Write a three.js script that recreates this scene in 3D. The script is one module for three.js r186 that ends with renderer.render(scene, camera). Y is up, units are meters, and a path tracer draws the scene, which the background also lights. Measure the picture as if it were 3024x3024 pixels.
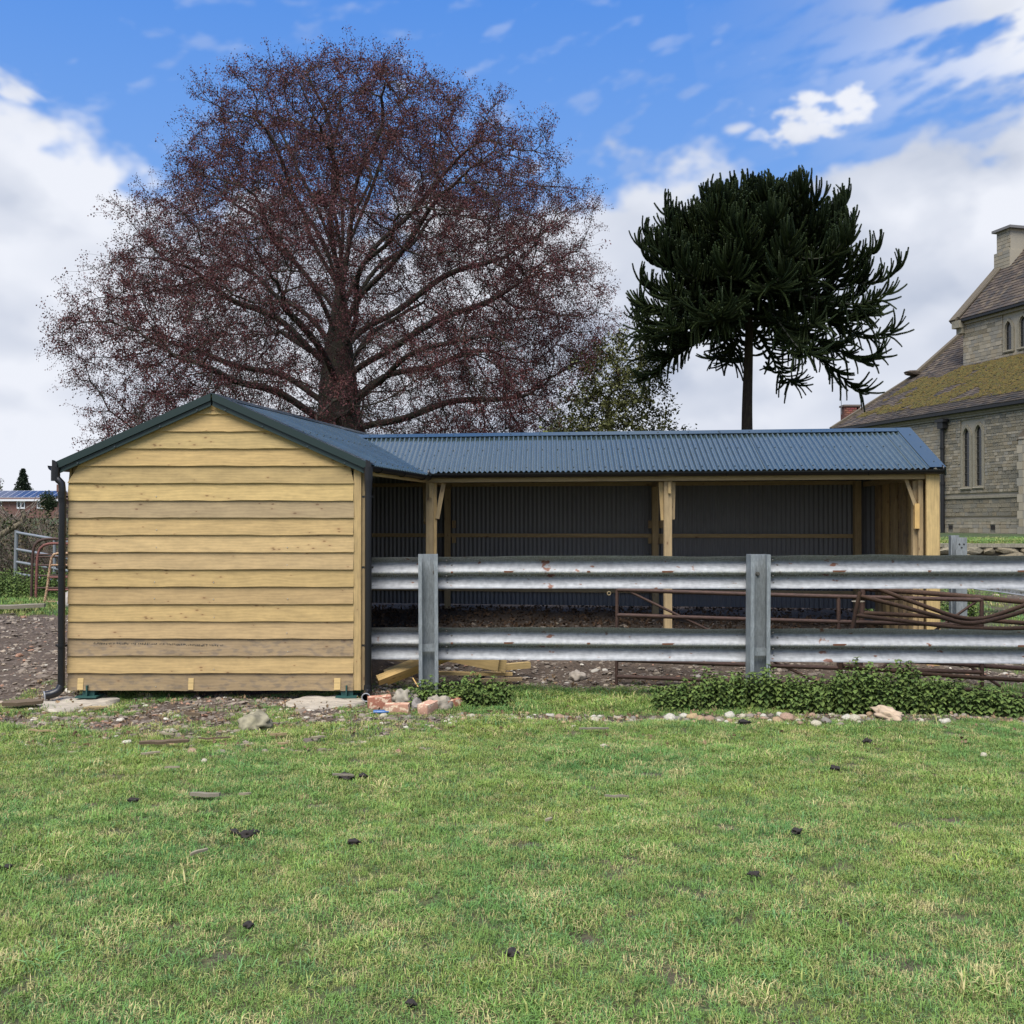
import * as THREE from 'three';
import { mergeGeometries, mergeVertices } from 'three/addons/utils/BufferGeometryUtils.js';
import { createNoise3D } from 'simplex-noise';

const T0 = Date.now(); const clock = (m) => console.log(m, ((Date.now() - T0) / 1000).toFixed(1));
// ---------------------------------------------------------------- camera, sky, sun, exposure
const scene = new THREE.Scene();
const EYE = 1.70;
const camera = new THREE.PerspectiveCamera(53.03, 1, 0.05, 2000);
camera.position.set(0, EYE, 0);
camera.rotation.x = THREE.MathUtils.degToRad(0.562);
const EXPOSURE = 1.3;
const renderer = new THREE.WebGLRenderer({ antialias: true });
renderer.setSize(1024, 1024);
renderer.toneMapping = THREE.LinearToneMapping;
renderer.toneMappingExposure = EXPOSURE;
renderer.shadowMap.enabled = true;

const sun = new THREE.DirectionalLight(new THREE.Color(1.0, 0.955, 0.89), 4.3);
sun.position.set(-11, 54, 17);
sun.target.position.set(0, 0, -12);
sun.castShadow = true;
sun.shadow.radius = 85;
sun.shadow.mapSize.set(4096, 4096);
Object.assign(sun.shadow.camera, { left: -45, right: 45, top: 45, bottom: -45, near: 1, far: 160 });
scene.add(sun, sun.target);

// ---------------------------------------------------------------- helpers
function rng(seed) { let a = seed >>> 0; return () => { a = (a + 0x6D2B79F5) | 0; let t = Math.imul(a ^ (a >>> 15), 1 | a); t = (t + Math.imul(t ^ (t >>> 7), 61 | t)) ^ t; return ((t ^ (t >>> 14)) >>> 0) / 4294967296; }; }
const noise3 = createNoise3D(rng(77));
const fbm = (x, y, z, o = 4) => { let s = 0, a = 0.5, f = 1; for (let i = 0; i < o; i++) { s += a * noise3(x * f, y * f, z * f); a *= 0.5; f *= 2.03; } return s; };
const clamp = (x, a = 0, b = 1) => Math.min(b, Math.max(a, x));
const sstep = (a, b, x) => { const t = clamp((x - a) / (b - a)); return t * t * (3 - 2 * t); };
const lerp = (a, b, t) => a + (b - a) * t;
const curve = (pts, x) => { if (x <= pts[0][0]) return pts[0][1]; for (let i = 1; i < pts.length; i++) if (x <= pts[i][0]) return lerp(pts[i - 1][1], pts[i][1], (x - pts[i - 1][0]) / (pts[i][0] - pts[i - 1][0])); return pts[pts.length - 1][1]; };
const V = (x, y, d) => new THREE.Vector3(x, y, -d);          // d = metres in front of the camera's standing place
const lin = (r, g, b) => new THREE.Color().setRGB(r, g, b);

// a computed sky: deep blue air, a bank of cumulus round the horizon, scattered cloud and cirrus above
{
  const W = 4096, H = 2048, data = new Float32Array(W * H * 4);
  const D2R = Math.PI / 180;
  for (let j = 0; j < H; j++) {
    const el = ((j + 0.5) / H - 0.5) * 180, se = Math.sin(el * D2R), ce = Math.cos(el * D2R);
    for (let i = 0; i < W; i++) {
      const k = (j * W + i) * 4;
      // away from the part in view a coarser grid is enough: neighbours share a value
      const far = el > 46 || i < W * 0.13 || i > W * 0.37;
      if (far && el > -1 && (i % 3 || j % 3)) { const s = ((j - j % 3) * W + (i - i % 3)) * 4; if (data[s + 3]) { for (let m = 0; m < 4; m++) data[k + m] = data[s + m]; continue; } }
      if (el < -1) { data[k] = 0.26; data[k + 1] = 0.28; data[k + 2] = 0.28; data[k + 3] = 1; continue; }
      const th = ((i + 0.5) / W - 0.5) * 2 * Math.PI, dx = ce * Math.cos(th), dz = ce * Math.sin(th), dy = se;
      const az = Math.atan2(dx, -dz) / D2R;                   // 0 = where the camera looks, + to the right
      // air
      const t = clamp(el / 34);
      let r = lerp(0.40, 0.042, Math.pow(t, 0.82)), g = lerp(0.62, 0.225, Math.pow(t, 0.85)), b = lerp(0.95, 0.76, Math.pow(t, 0.9));
      if (el > 34) { const u = clamp((el - 34) / 56); r = lerp(r, 0.04, u); g = lerp(g, 0.20, u); b = lerp(b, 0.66, u); }
      // cloud space: stretched flat towards the horizon
      const q = 1 / (0.22 + Math.max(0, dy)), px = dx * q * 1.5, pz = dz * q * 1.5;
      const wx = px + 0.35 * noise3(px * 1.3, 3.1, pz * 1.3), wz = pz + 0.35 * noise3(px * 1.3, 9.7, pz * 1.3);
      const n1 = el > 9 ? fbm(wx * 1.5, 0.5, wz * 1.5, 5) : -1;
      const n2 = fbm(dx * 6 + 4, dy * 9, dz * 6, 5);
      // the bank: top edge about 17 degrees, higher on the left and far right
      let top = 16.6 + 3.0 * Math.sin(az * D2R * 3 + 0.6) * 0.5 + 7.4 * Math.exp(-(((az + 30) / 7.4) ** 2)) + 3.0 * Math.exp(-(((az - 33) / 8) ** 2));
      let bank = sstep(-0.9, 1.3, top - el + n2 * 5.0);
      // scattered cumulus overhead
      let high = sstep(0.20, 0.5, n1 + 0.08 + 0.16 * sstep(36, 55, el) - 0.34 * Math.exp(-(((az - 0) / 26) ** 2) - (((el - 26) / 13) ** 2)));
      // a puff and the veils that drift over the blue
      const pg = Math.exp(-(((az - 16.8) / 3.0) ** 2) - (((el - 20.9 - 0.12 * (az - 16.8)) / 1.25) ** 2)), puff = pg < 0.02 ? 0 : sstep(0.30, 0.85, pg + 0.95 * fbm(az * 0.33, el * 0.7, 4.4, 5)) * Math.min(1, pg * 2.2);
      const cg0 = Math.exp(-(((az - 33) / 11) ** 2) - (((el - 30) / 12) ** 2)), cirrus = cg0 < 0.01 ? 0 : sstep(0.0, 0.6, fbm((az + el * 1.35) * 0.11, (el - az * 0.3) * 0.5, 2.2, 5) + 0.50) * Math.min(1, cg0 * 1.5) * 1.4;
      const veil = el > 14 && el < 60 ? 0.36 * sstep(0.26, 0.7, fbm((az + el) * 0.16, (el * 1.4 - az * 0.45) * 0.34, 7.2, 4) + 0.1) : 0;
      let c = Math.max(bank, high * 0.95, clamp(puff), clamp(cirrus), veil * 0.6);
      // the cloud's own tone: white sunlit heads, blue-grey undersides
      const n3 = fbm(dx * 3.2 + n2 * 0.25, dy * 7 + 1.7, dz * 3.2, 3);
      let tone = clamp(0.66 + 0.75 * n3 + 0.25 * n2 - 0.22 * sstep(0, 22, az) * sstep(20, 8, el) + 0.18 * sstep(-4, -24, az) + 0.3 * cirrus);
      const cr = lerp(0.40, 0.86, tone), cg = lerp(0.47, 0.89, tone), cb = lerp(0.62, 0.97, tone);
      c = clamp(c);
      r = lerp(r, cr, c); g = lerp(g, cg, c); b = lerp(b, cb, c);
      data[k] = r / EXPOSURE; data[k + 1] = g / EXPOSURE; data[k + 2] = b / EXPOSURE; data[k + 3] = 1;
    }
  }
  const sky = new THREE.DataTexture(data, W, H, THREE.RGBAFormat, THREE.FloatType);
  sky.mapping = THREE.EquirectangularReflectionMapping; sky.magFilter = THREE.LinearFilter; sky.minFilter = THREE.LinearFilter; sky.needsUpdate = true;
  scene.background = sky; scene.environment = sky;
}
clock('sky');

// ---------------------------------------------------------------- naming
const used = new Map();
function numbered(n) { const k = used.get(n) ?? 0; used.set(n, k + 1); return k ? n + '_' + String(k).padStart(3, '0') : n; }
function tag(o, label, category, group, kind) { Object.assign(o.userData, label && { label }, category && { category }, group && { group }, kind && { kind }); return o; }
function thing(name, label, category, group) { const o = new THREE.Group(); o.name = numbered(name); scene.add(o); return tag(o, label, category, group); }
function mesh(name, geo, mat, parent = scene) { const m = new THREE.Mesh(geo, mat); m.name = parent === scene ? numbered(name) : name; m.castShadow = m.receiveShadow = true; parent.add(m); return m; }
function stuff(m) { m.userData.kind = 'stuff'; return m; }
function struct(m) { m.userData.kind = 'structure'; return m; }

// ---------------------------------------------------------------- geometry helpers
function boxGeo(l, h, w) {                                   // u runs along the length, in metres
  const g = new THREE.BoxGeometry(l, h, w), p = g.attributes.position, n = g.attributes.normal, uv = g.attributes.uv;
  for (let i = 0; i < p.count; i++) {
    if (Math.abs(n.getX(i)) > 0.5) uv.setXY(i, p.getZ(i), p.getY(i));
    else if (Math.abs(n.getY(i)) > 0.5) uv.setXY(i, p.getX(i), p.getZ(i) + 0.31);
    else uv.setXY(i, p.getX(i), p.getY(i));
  }
  return g;
}
function shiftUV(g, u, v) { const uv = g.attributes.uv; for (let i = 0; i < uv.count; i++) uv.setXY(i, uv.getX(i) + u, uv.getY(i) + v); return g; }
const UP = new THREE.Vector3(0, 1, 0);
function basisBetween(a, b, up = UP) {
  const x = b.clone().sub(a).normalize(); let u = up; if (Math.abs(x.dot(u)) > 0.98) u = new THREE.Vector3(0, 0, 1);
  const z = x.clone().cross(u).normalize(), y = z.clone().cross(x).normalize();
  return new THREE.Matrix4().makeBasis(x, y, z);
}
let uvSeed = rng(5);
function bar(name, a, b, h, w, mat, parent, up = UP) {        // a squared length of timber or steel from a to b
  const m = mesh(name, shiftUV(boxGeo(a.distanceTo(b), h, w), uvSeed() * 5, uvSeed() * 3), mat, parent);
  m.quaternion.setFromRotationMatrix(basisBetween(a, b, up)); m.position.copy(a).add(b).multiplyScalar(0.5);
  return m;
}
function tubeGeo(pts, r, sides = 8, seg) { const c = pts.length > 2 ? new THREE.CatmullRomCurve3(pts, false, 'centripetal') : new THREE.LineCurve3(pts[0], pts[1]); return new THREE.TubeGeometry(c, seg ?? (pts.length > 2 ? pts.length * 5 : 1), r, sides, false); }
function capTube(pts, r, sides = 8, seg) {                      // a tube closed at both ends
  const g = tubeGeo(pts, r, sides, seg), ends = [];
  const a = pts[0], a1 = pts[1], z = pts[pts.length - 1], z1 = pts[pts.length - 2];
  for (const [p, d] of [[a, a.clone().sub(a1)], [z, z.clone().sub(z1)]]) { const c = new THREE.CircleGeometry(r, sides); c.applyQuaternion(new THREE.Quaternion().setFromUnitVectors(new THREE.Vector3(0, 0, 1), d.normalize())); c.translate(p.x, p.y, p.z); ends.push(c); }
  return mergeGeometries([g, ...ends]);
}
class Tris {                                                    // collects triangles with optional colours
  constructor() { this.p = []; this.c = []; this.n = []; this.uv = []; }
  tri(a, b, c, col) { for (const v of [a, b, c]) { this.p.push(v[0], v[1], v[2]); if (col) this.c.push(col[0], col[1], col[2]); } }
  quad(a, b, c, d, col) { this.tri(a, b, c, col); this.tri(a, c, d, col); }
  box(cx, cy, cz, sx, sy, sz, col, M) {
    const q = [[-1, -1, -1], [1, -1, -1], [1, 1, -1], [-1, 1, -1], [-1, -1, 1], [1, -1, 1], [1, 1, 1], [-1, 1, 1]].map(([x, y, z]) => { const v = [cx + x * sx / 2, cy + y * sy / 2, cz + z * sz / 2]; return M ? new THREE.Vector3(...v).applyMatrix4(M).toArray() : v; });
    for (const [a, b, c, d] of [[4, 5, 6, 7], [1, 0, 3, 2], [5, 1, 2, 6], [0, 4, 7, 3], [7, 6, 2, 3], [0, 1, 5, 4]]) this.quad(q[a], q[b], q[c], q[d], col);
  }
  geo() {
    const g = new THREE.BufferGeometry(); g.setAttribute('position', new THREE.Float32BufferAttribute(this.p, 3));
    if (this.c.length) g.setAttribute('color', new THREE.Float32BufferAttribute(this.c, 3));
    g.computeVertexNormals(); return g;
  }
}
// rounded irregular stone: an icosphere pushed about by noise
function stoneGeo(seed, detail = 1, rough = 0.28, flat = 0.7, facet = false) {
  let g = new THREE.IcosahedronGeometry(1, detail); const p = g.attributes.position, v = new THREE.Vector3();
  for (let i = 0; i < p.count; i++) {
    v.fromBufferAttribute(p, i); let k = 1 + rough * fbm(v.x * 1.1 + seed * 3.7, v.y * 1.1 + seed, v.z * 1.1, 3) * 2; if (detail > 2) k += 0.10 * noise3(v.x * 4.2 + seed, v.y * 4.2, v.z * 4.2) + 0.06 * noise3(v.x * 9 + seed, v.y * 9, v.z * 9);
    if (facet) k = Math.min(k, 0.82 / Math.max(0.3, Math.abs(v.x * Math.cos(seed) + v.z * Math.sin(seed)) + 0.15 * Math.abs(v.y)));
    p.setXYZ(i, v.x * k, v.y * k * flat, v.z * k);
  }
  if (!facet && detail > 1) { g.deleteAttribute('normal'); g.deleteAttribute('uv'); g = mergeVertices(g, 1e-4); const q = g.attributes.position, u = new Float32Array(q.count * 2); for (let i = 0; i < q.count; i++) { u[i * 2] = q.getX(i) * 0.3 + q.getZ(i) * 0.1; u[i * 2 + 1] = q.getY(i) * 0.3 + q.getZ(i) * 0.2; } g.setAttribute('uv', new THREE.BufferAttribute(u, 2)); }
  g.computeVertexNormals(); return g;
}

// ---------------------------------------------------------------- textures
function dataTex(w, h, fn, ru = 1, rv = 1, srgb = true) {
  const d = new Uint8Array(w * h * 4);
  for (let y = 0; y < h; y++) for (let x = 0; x < w; x++) { const c = fn(x, y), k = (y * w + x) * 4; d[k] = clamp(c[0], 0, 255); d[k + 1] = clamp(c[1], 0, 255); d[k + 2] = clamp(c[2], 0, 255); d[k + 3] = 255; }
  const t = new THREE.DataTexture(d, w, h); t.wrapS = t.wrapT = THREE.RepeatWrapping; t.magFilter = THREE.LinearFilter; t.minFilter = THREE.LinearMipmapLinearFilter; t.generateMipmaps = true;
  if (srgb) t.colorSpace = THREE.SRGBColorSpace; t.repeat.set(ru, rv); t.needsUpdate = true; return t;
}
// periodic value by walking round a cylinder, so the textures tile along u
const loop = (x, w, y, z, s, o = 3) => { const a = x / w * Math.PI * 2; return fbm(Math.cos(a) * s, y, Math.sin(a) * s + z, o); };
// sawn softwood: streaked growth rings along the board, knots with rings that flow round them, resin and saw marks
function timberTex(seed, base, nk, stain = 0) {
  const R = rng(seed), W = 1024, H = 96, knots = [];
  for (let i = 0; i < nk; i++) knots.push([R() * W, H * (0.12 + 0.76 * R()), 2 + R() * 3.6, R()]);
  return dataTex(W, H, (x, y) => {
    let warp = 0, dark = 0, glow = 0;
    for (const [kx, ky, kr, kt] of knots) {
      let dx = x - kx; if (dx > W / 2) dx -= W; if (dx < -W / 2) dx += W; const dy = y - ky, d = Math.hypot(dx * 0.85, dy * 1.5);
      warp += Math.exp(-((dx / (kr * 6)) ** 2)) * Math.sign(dy || 1) * Math.exp(-Math.abs(dy) / (kr * 2.2)) * kr * 1.1;
      const a = Math.exp(-((d / kr) ** 4)); dark = Math.max(dark, a * (0.55 + 0.4 * Math.sin(d * 2.2) * 0.5)); glow = Math.max(glow, Math.exp(-((d / (kr * 2.4)) ** 2)) * (0.3 + 0.3 * kt));
    }
    const yy = y + warp, rings = Math.sin(yy * 0.42 + 7 * loop(x, W, yy * 0.012, seed, 0.6, 2)) * 0.5 + Math.sin(yy * 1.25 + 9 * loop(x, W, yy * 0.02, seed + 4, 0.7, 2)) * 0.3;
    const fine = loop(x, W, y * 0.35, seed + 9, 5, 3), broad = loop(x, W, y * 0.02, seed + 20, 1.4, 3), blot = loop(x, W, y * 0.03, seed + 31, 7, 3);
    let k = 1 + 0.055 * rings + 0.06 * fine + 0.09 * broad + 0.025 * blot - 0.44 * dark - 0.18 * glow;
    const gr = stain * sstep(-0.1, 0.45, loop(x, W, y * 0.035, seed + 40, 3, 4));
    return [base[0] * k * (1 - 0.30 * gr) + glow * 10, base[1] * k * (1 - 0.26 * gr) - dark * 10, base[2] * k * (1 - 0.12 * gr) - dark * 14];
  }, 1 / 2.75, 1 / 0.2);
}
const std = (o) => new THREE.MeshStandardMaterial(o);
const T_A = timberTex(11, [187, 160, 107], 9), T_B = timberTex(12, [192, 165, 111], 12), T_C = timberTex(13, [180, 154, 106], 7), T_D = timberTex(14, [158, 136, 102], 8, 0.45), T_E = timberTex(15, [166, 144, 106], 12);
const timberA = std({ map: T_A, roughness: 0.8 }), timberB = std({ map: T_B, roughness: 0.8 }), timberC = std({ map: T_C, roughness: 0.8 }), timberOld = std({ map: T_D, roughness: 0.85 }), timberE = std({ map: T_E, roughness: 0.82 });
const timberPale = std({ map: T_B, color: lin(1.16, 1.06, 0.92), roughness: 0.8 });
const TIMBERS = [timberA, timberB, timberC, timberE];

// galvanised steel: crystalline spangle, chalky bloom, streaks of grime and rust
const T_galv = dataTex(512, 512, (x, y) => {
  const s = loop(x, 512, y * 0.02, 3, 9, 4), f = loop(x, 512, y * 0.09, 8, 34, 2), b = loop(x, 512, y * 0.006, 14, 2.2, 3); let k = 138 + 22 * s + 12 * f + 16 * b;
  return [k * 0.95, k * 0.99, k * 1.0];
}, 1 / 0.9, 1 / 0.9);
const galvPost = std({ map: T_galv, roughness: 0.55, metalness: 0.15 });
const railTex = (seed) => dataTex(1024, 256, (x, y) => {        // u along the rail, v across the unfolded W: 0 bottom lip, 1 top lip
  const v = y / 256, n = loop(x, 1024, y * 0.02, seed, 7, 4), n2 = loop(x, 1024, y * 0.06, seed + 5, 26, 3), s = loop(x, 1024, y * 0.12, seed + 8, 3, 2);
  let k = 146 + 20 * n + 18 * s, r = k * 0.975, g = k * 0.99, b = k;
  // crusted residue on the underside of the middle fold and grime lodged in it
  const crust = sstep(-0.05, 0.25, n2 + 0.12) * sstep(0.05, 0.0, Math.abs(v - 0.475) - 0.035); r += 26 * crust; g += 24 * crust; b += 14 * crust;
  const grime = sstep(0.0, 0.35, n2 * 0.8 + n * 0.4 + 0.22) * (sstep(0.055, 0.0, Math.abs(v - 0.405) - 0.018) + 0.32 * sstep(0.07, 0.0, Math.abs(v - 0.92) - 0.05)); r -= 58 * grime; g -= 61 * grime; b -= 72 * grime;
  const rust = sstep(0.30, 0.5, loop(x, 1024, y * 0.015, seed + 17, 3, 4) - 0.22 + 0.36 * sstep(0.05, 0.01, Math.abs(x / 1024 - 0.06))); r -= 34 * rust; g -= 74 * rust; b -= 92 * rust;
  return [r, g, b];
}, 1, 1);
const railMats = [3, 41, 83].map((s) => std({ map: railTex(s), roughness: 0.55, metalness: 0.15 }));
const boltSteel = std({ color: lin(0.14, 0.135, 0.12), roughness: 0.6, metalness: 0.5 });
const rustSteel = std({ color: lin(0.15, 0.065, 0.035), roughness: 0.9 });
const T_rust = dataTex(256, 256, (x, y) => { const n = loop(x, 256, y * 0.04, 3, 4, 4), m = loop(x, 256, y * 0.12, 9, 12, 3), k = 1 + 0.4 * n + 0.25 * m; return [74 * k, 55 * k + 4 * m, 47 * k]; }, 2, 1);
const pipeRust = std({ map: T_rust, roughness: 0.75, metalness: 0.15 });
const pipeBrown = std({ map: T_rust, color: lin(0.85, 0.8, 0.6), roughness: 0.85 });
const T_peel = dataTex(256, 256, (x, y) => { const n = loop(x, 256, y * 0.05, 23, 6, 4), p = sstep(0.02, 0.1, n), m = loop(x, 256, y * 0.1, 29, 11, 3); return [lerp(112, 214, p) + 16 * m, lerp(66, 190, p) + 14 * m, lerp(50, 150, p) + 12 * m]; }, 3, 1);
const pipePeel = std({ map: T_peel, roughness: 0.85 });
const T_redrust = dataTex(256, 256, (x, y) => { const n = loop(x, 256, y * 0.05, 43, 5, 4), p = sstep(0.05, 0.2, n), m = loop(x, 256, y * 0.1, 49, 11, 3); return [lerp(98, 150, p) + 16 * m, lerp(66, 92, p) + 14 * m, lerp(60, 82, p) + 12 * m]; }, 3, 1);
const pipeRed = std({ map: T_redrust, roughness: 0.8 });
const pipeGalv = std({ color: lin(0.24, 0.26, 0.27), roughness: 0.5, metalness: 0.3 });
// plastisol-coated corrugated sheet, dark green with a satin face
const coatTex = dataTex(256, 256, (x, y) => { const n = loop(x, 256, y * 0.03, 3, 3, 4), m = loop(x, 256, y * 0.2, 9, 30, 2); const k = 1 + 0.10 * n + 0.07 * m; return [84 * k, 101 * k, 100 * k]; }, 1, 1);
const roofCoat = new THREE.MeshPhysicalMaterial({ map: coatTex, roughness: 0.22, metalness: 0.6, clearcoat: 0.9, clearcoatRoughness: 0.08 });
const trimCoat = new THREE.MeshPhysicalMaterial({ color: lin(0.006, 0.022, 0.018), roughness: 0.5, clearcoat: 0.15, clearcoatRoughness: 0.3 });
const wallSheetMat = std({ color: lin(0.17, 0.172, 0.175), roughness: 0.5, metalness: 0.1, side: THREE.DoubleSide });
const blackPlastic = new THREE.MeshPhysicalMaterial({ color: lin(0.005, 0.005, 0.006), roughness: 0.4, clearcoat: 0.15, clearcoatRoughness: 0.25 });
const greenSteel = std({ color: lin(0.02, 0.075, 0.065), roughness: 0.5 });
// ---------------------------------------------------------------- ground
const wallFootD = 21.9;                                         // the low retaining wall below the churchyard
function groundY(x, d) {
  let y = curve([[9.7, 0], [10.4, 0.05], [11.2, 0.2], [12.2, 0.34], [13.4, 0.52], [14.6, 0.54], [17, 0.46], [30, 0.6], [60, 1.0], [150, 2.4], [400, 4]], d);
  const left = sstep(-4.2, -5.6, x); y = lerp(y, curve([[9.7, 0], [10.4, 0.02], [12, 0.1], [15.5, 0.33], [18, 0.42], [30, 0.6], [60, 1.0], [150, 2.4], [400, 4]], d), left);
  const right = sstep(4.4, 5.6, x); y = lerp(y, curve([[9.7, 0], [11, 0.06], [13.5, 0.24], [18, 0.42], [21.9, 0.5], [22.15, 0.5], [22.25, 1.2], [22.8, 1.235], [45, 1.26], [400, 4]], d), right);
  y += 0.018 * noise3(x * 0.8, 1, d * 0.8) + 0.010 * noise3(x * 2.6, 4, d * 2.6);
  if (d > 10) y += 0.02 * noise3(x * 4.3, 7, d * 4.3) * sstep(10, 11, d) * sstep(22, 18, d);
  return y;
}
// how much of the ground is grassed, 0 bare soil to 1 sward
function sward(x, d) {
  const n = fbm(x * 0.9, 2, d * 0.9, 4), m = fbm(x * 3.1, 5, d * 3.1, 3);
  let g;
  if (d < 10.5 && x > -4.75 && x < -0.55 && d > 7.0) g = clamp(1.0 - 0.78 * sstep(7.5, 8.7, d + 0.7 * n - 0.10 * Math.abs(x + 2.9)) + (1.1 * n + 0.7 * m) * sstep(7.0, 7.8, d));
  else if (x <= -4.75 && d < 15.2) g = clamp(1 - sstep(8.6, 9.9, d + 0.7 * n));
  else if (x <= -4.75) g = sstep(15.0, 15.6, d + 0.5 * n);
  else if (d < 10.6) g = clamp(1 - 0.85 * sstep(8.55, 8.85, d + 0.12 * n) * sstep(9.25, 9.0, d) - sstep(10.0, 10.45, d + 0.5 * n) + 0.2 * m);
  else if (x > 5.1 && d > 22.2) g = 1;
  else if (x > 4.8 && d > 11) g = clamp(0.42 + 0.9 * n + 0.4 * m);
  else if (d > 15.5) g = 1;
  else g = 0;
  if (d < 9) g *= 1 - sstep(0.36, 0.5, fbm(x * 2.3 + 9, 8, d * 2.3, 5)) * 0.9;
  return g;
}
const grit = dataTex(512, 512, (x, y) => {
  const a = x / 512 * 6.2832, b = y / 512 * 6.2832, X = Math.cos(a), Y = Math.sin(a), Z = Math.cos(b), W = Math.sin(b);
  const n = fbm(X * 3 + W * 2, Y * 3 + Z * 2, Z * 3 - X, 5), f = noise3(X * 22 + Z * 9, Y * 22 + W * 9, W * 22), k = 205 + 60 * n + 26 * f; return [k, k, k];
}, 1 / 1.1, 1 / 1.1);
{
  const xs = [], ds = [];
  for (let x = -480, s; x < -13; x += s) { xs.push(x); s = Math.max(0.5, (-13 - x) * 0.12); }
  for (let x = -13; x < 14; x += 0.11) xs.push(x);
  for (let x = 14, s; x < 480; x += s) { xs.push(x); s = Math.max(0.5, (x - 13) * 0.12); }
  for (let d = -60; d < 1; d += d < -8 ? 6 : 1) ds.push(d);
  for (let d = 1; d < 16; d += 0.1) ds.push(d);
  for (let d = 16; d < 24; d += 0.15) ds.push(d);
  for (let d = 24, s; d < 620; d += s) { ds.push(d); s = Math.max(0.4, d * 0.05); }
  const P = [], C = [], U = [], I = [], nx = xs.length;
  for (const d of ds) for (const x of xs) {
    P.push(x, groundY(x, d), -d); U.push(x, d);
    const g = sward(x, d), n = fbm(x * 1.3, 3, d * 1.3, 4), n2 = fbm(x * 0.35, 6, d * 0.35, 3);
    const green = [0.078 + 0.018 * n + 0.02 * n2, 0.115 + 0.02 * n, 0.030 + 0.006 * n], soil = [0.145 + 0.04 * n, 0.105 + 0.032 * n, 0.074 + 0.024 * n];
    const thatch = [0.16 + 0.05 * n, 0.15 + 0.04 * n, 0.062], base = d < 12 ? thatch.map((c, i) => lerp(c, green[i], 0.45)) : green;
    for (let i = 0; i < 3; i++) C.push(lerp(soil[i], base[i], g));
  }
  for (let j = 0; j + 1 < ds.length; j++) for (let i = 0; i + 1 < nx; i++) { const a = j * nx + i; I.push(a, a + 1, a + nx, a + 1, a + nx + 1, a + nx); }
  const g = new THREE.BufferGeometry(); g.setAttribute('position', new THREE.Float32BufferAttribute(P, 3)); g.setAttribute('color', new THREE.Float32BufferAttribute(C, 3)); g.setAttribute('uv', new THREE.Float32BufferAttribute(U, 2)); g.setIndex(I); g.computeVertexNormals();
  struct(mesh('ground', g, std({ vertexColors: true, map: grit, bumpMap: grit, bumpScale: 0.02, roughness: 0.97 })));
}
clock('ground');
// ---------------------------------------------------------------- the L-shaped field shelter
const shelter = thing('field_shelter', 'L-shaped timber field shelter with weatherboarded gable, open front and dark corrugated roof', 'shelter');
const SK = Math.tan(11 * Math.PI / 180);                        // the gabled wing runs back at a slight skew to its front
const GF = 9.8, GX0 = -4.227, GX1 = -1.508, RX = -2.835, EAVE = 2.25, RIDGE = 2.905, HALF = 1.47;
const L = (x, y, d) => V(x + SK * d, y, GF + d);
const CX = -0.90, CD = 11.8, UL = 5.558, ux = 5.5 / UL, ud = -0.8 / UL, sx = 0.035, sd = 0.9994;
const Q = (u, y, v) => V(CX + u * ux + v * sx, y, CD + u * ud + v * sd);  // the long wing: u along the front, v back
const QE = 2.285, QR = 2.79, QH = 1.05;

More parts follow.
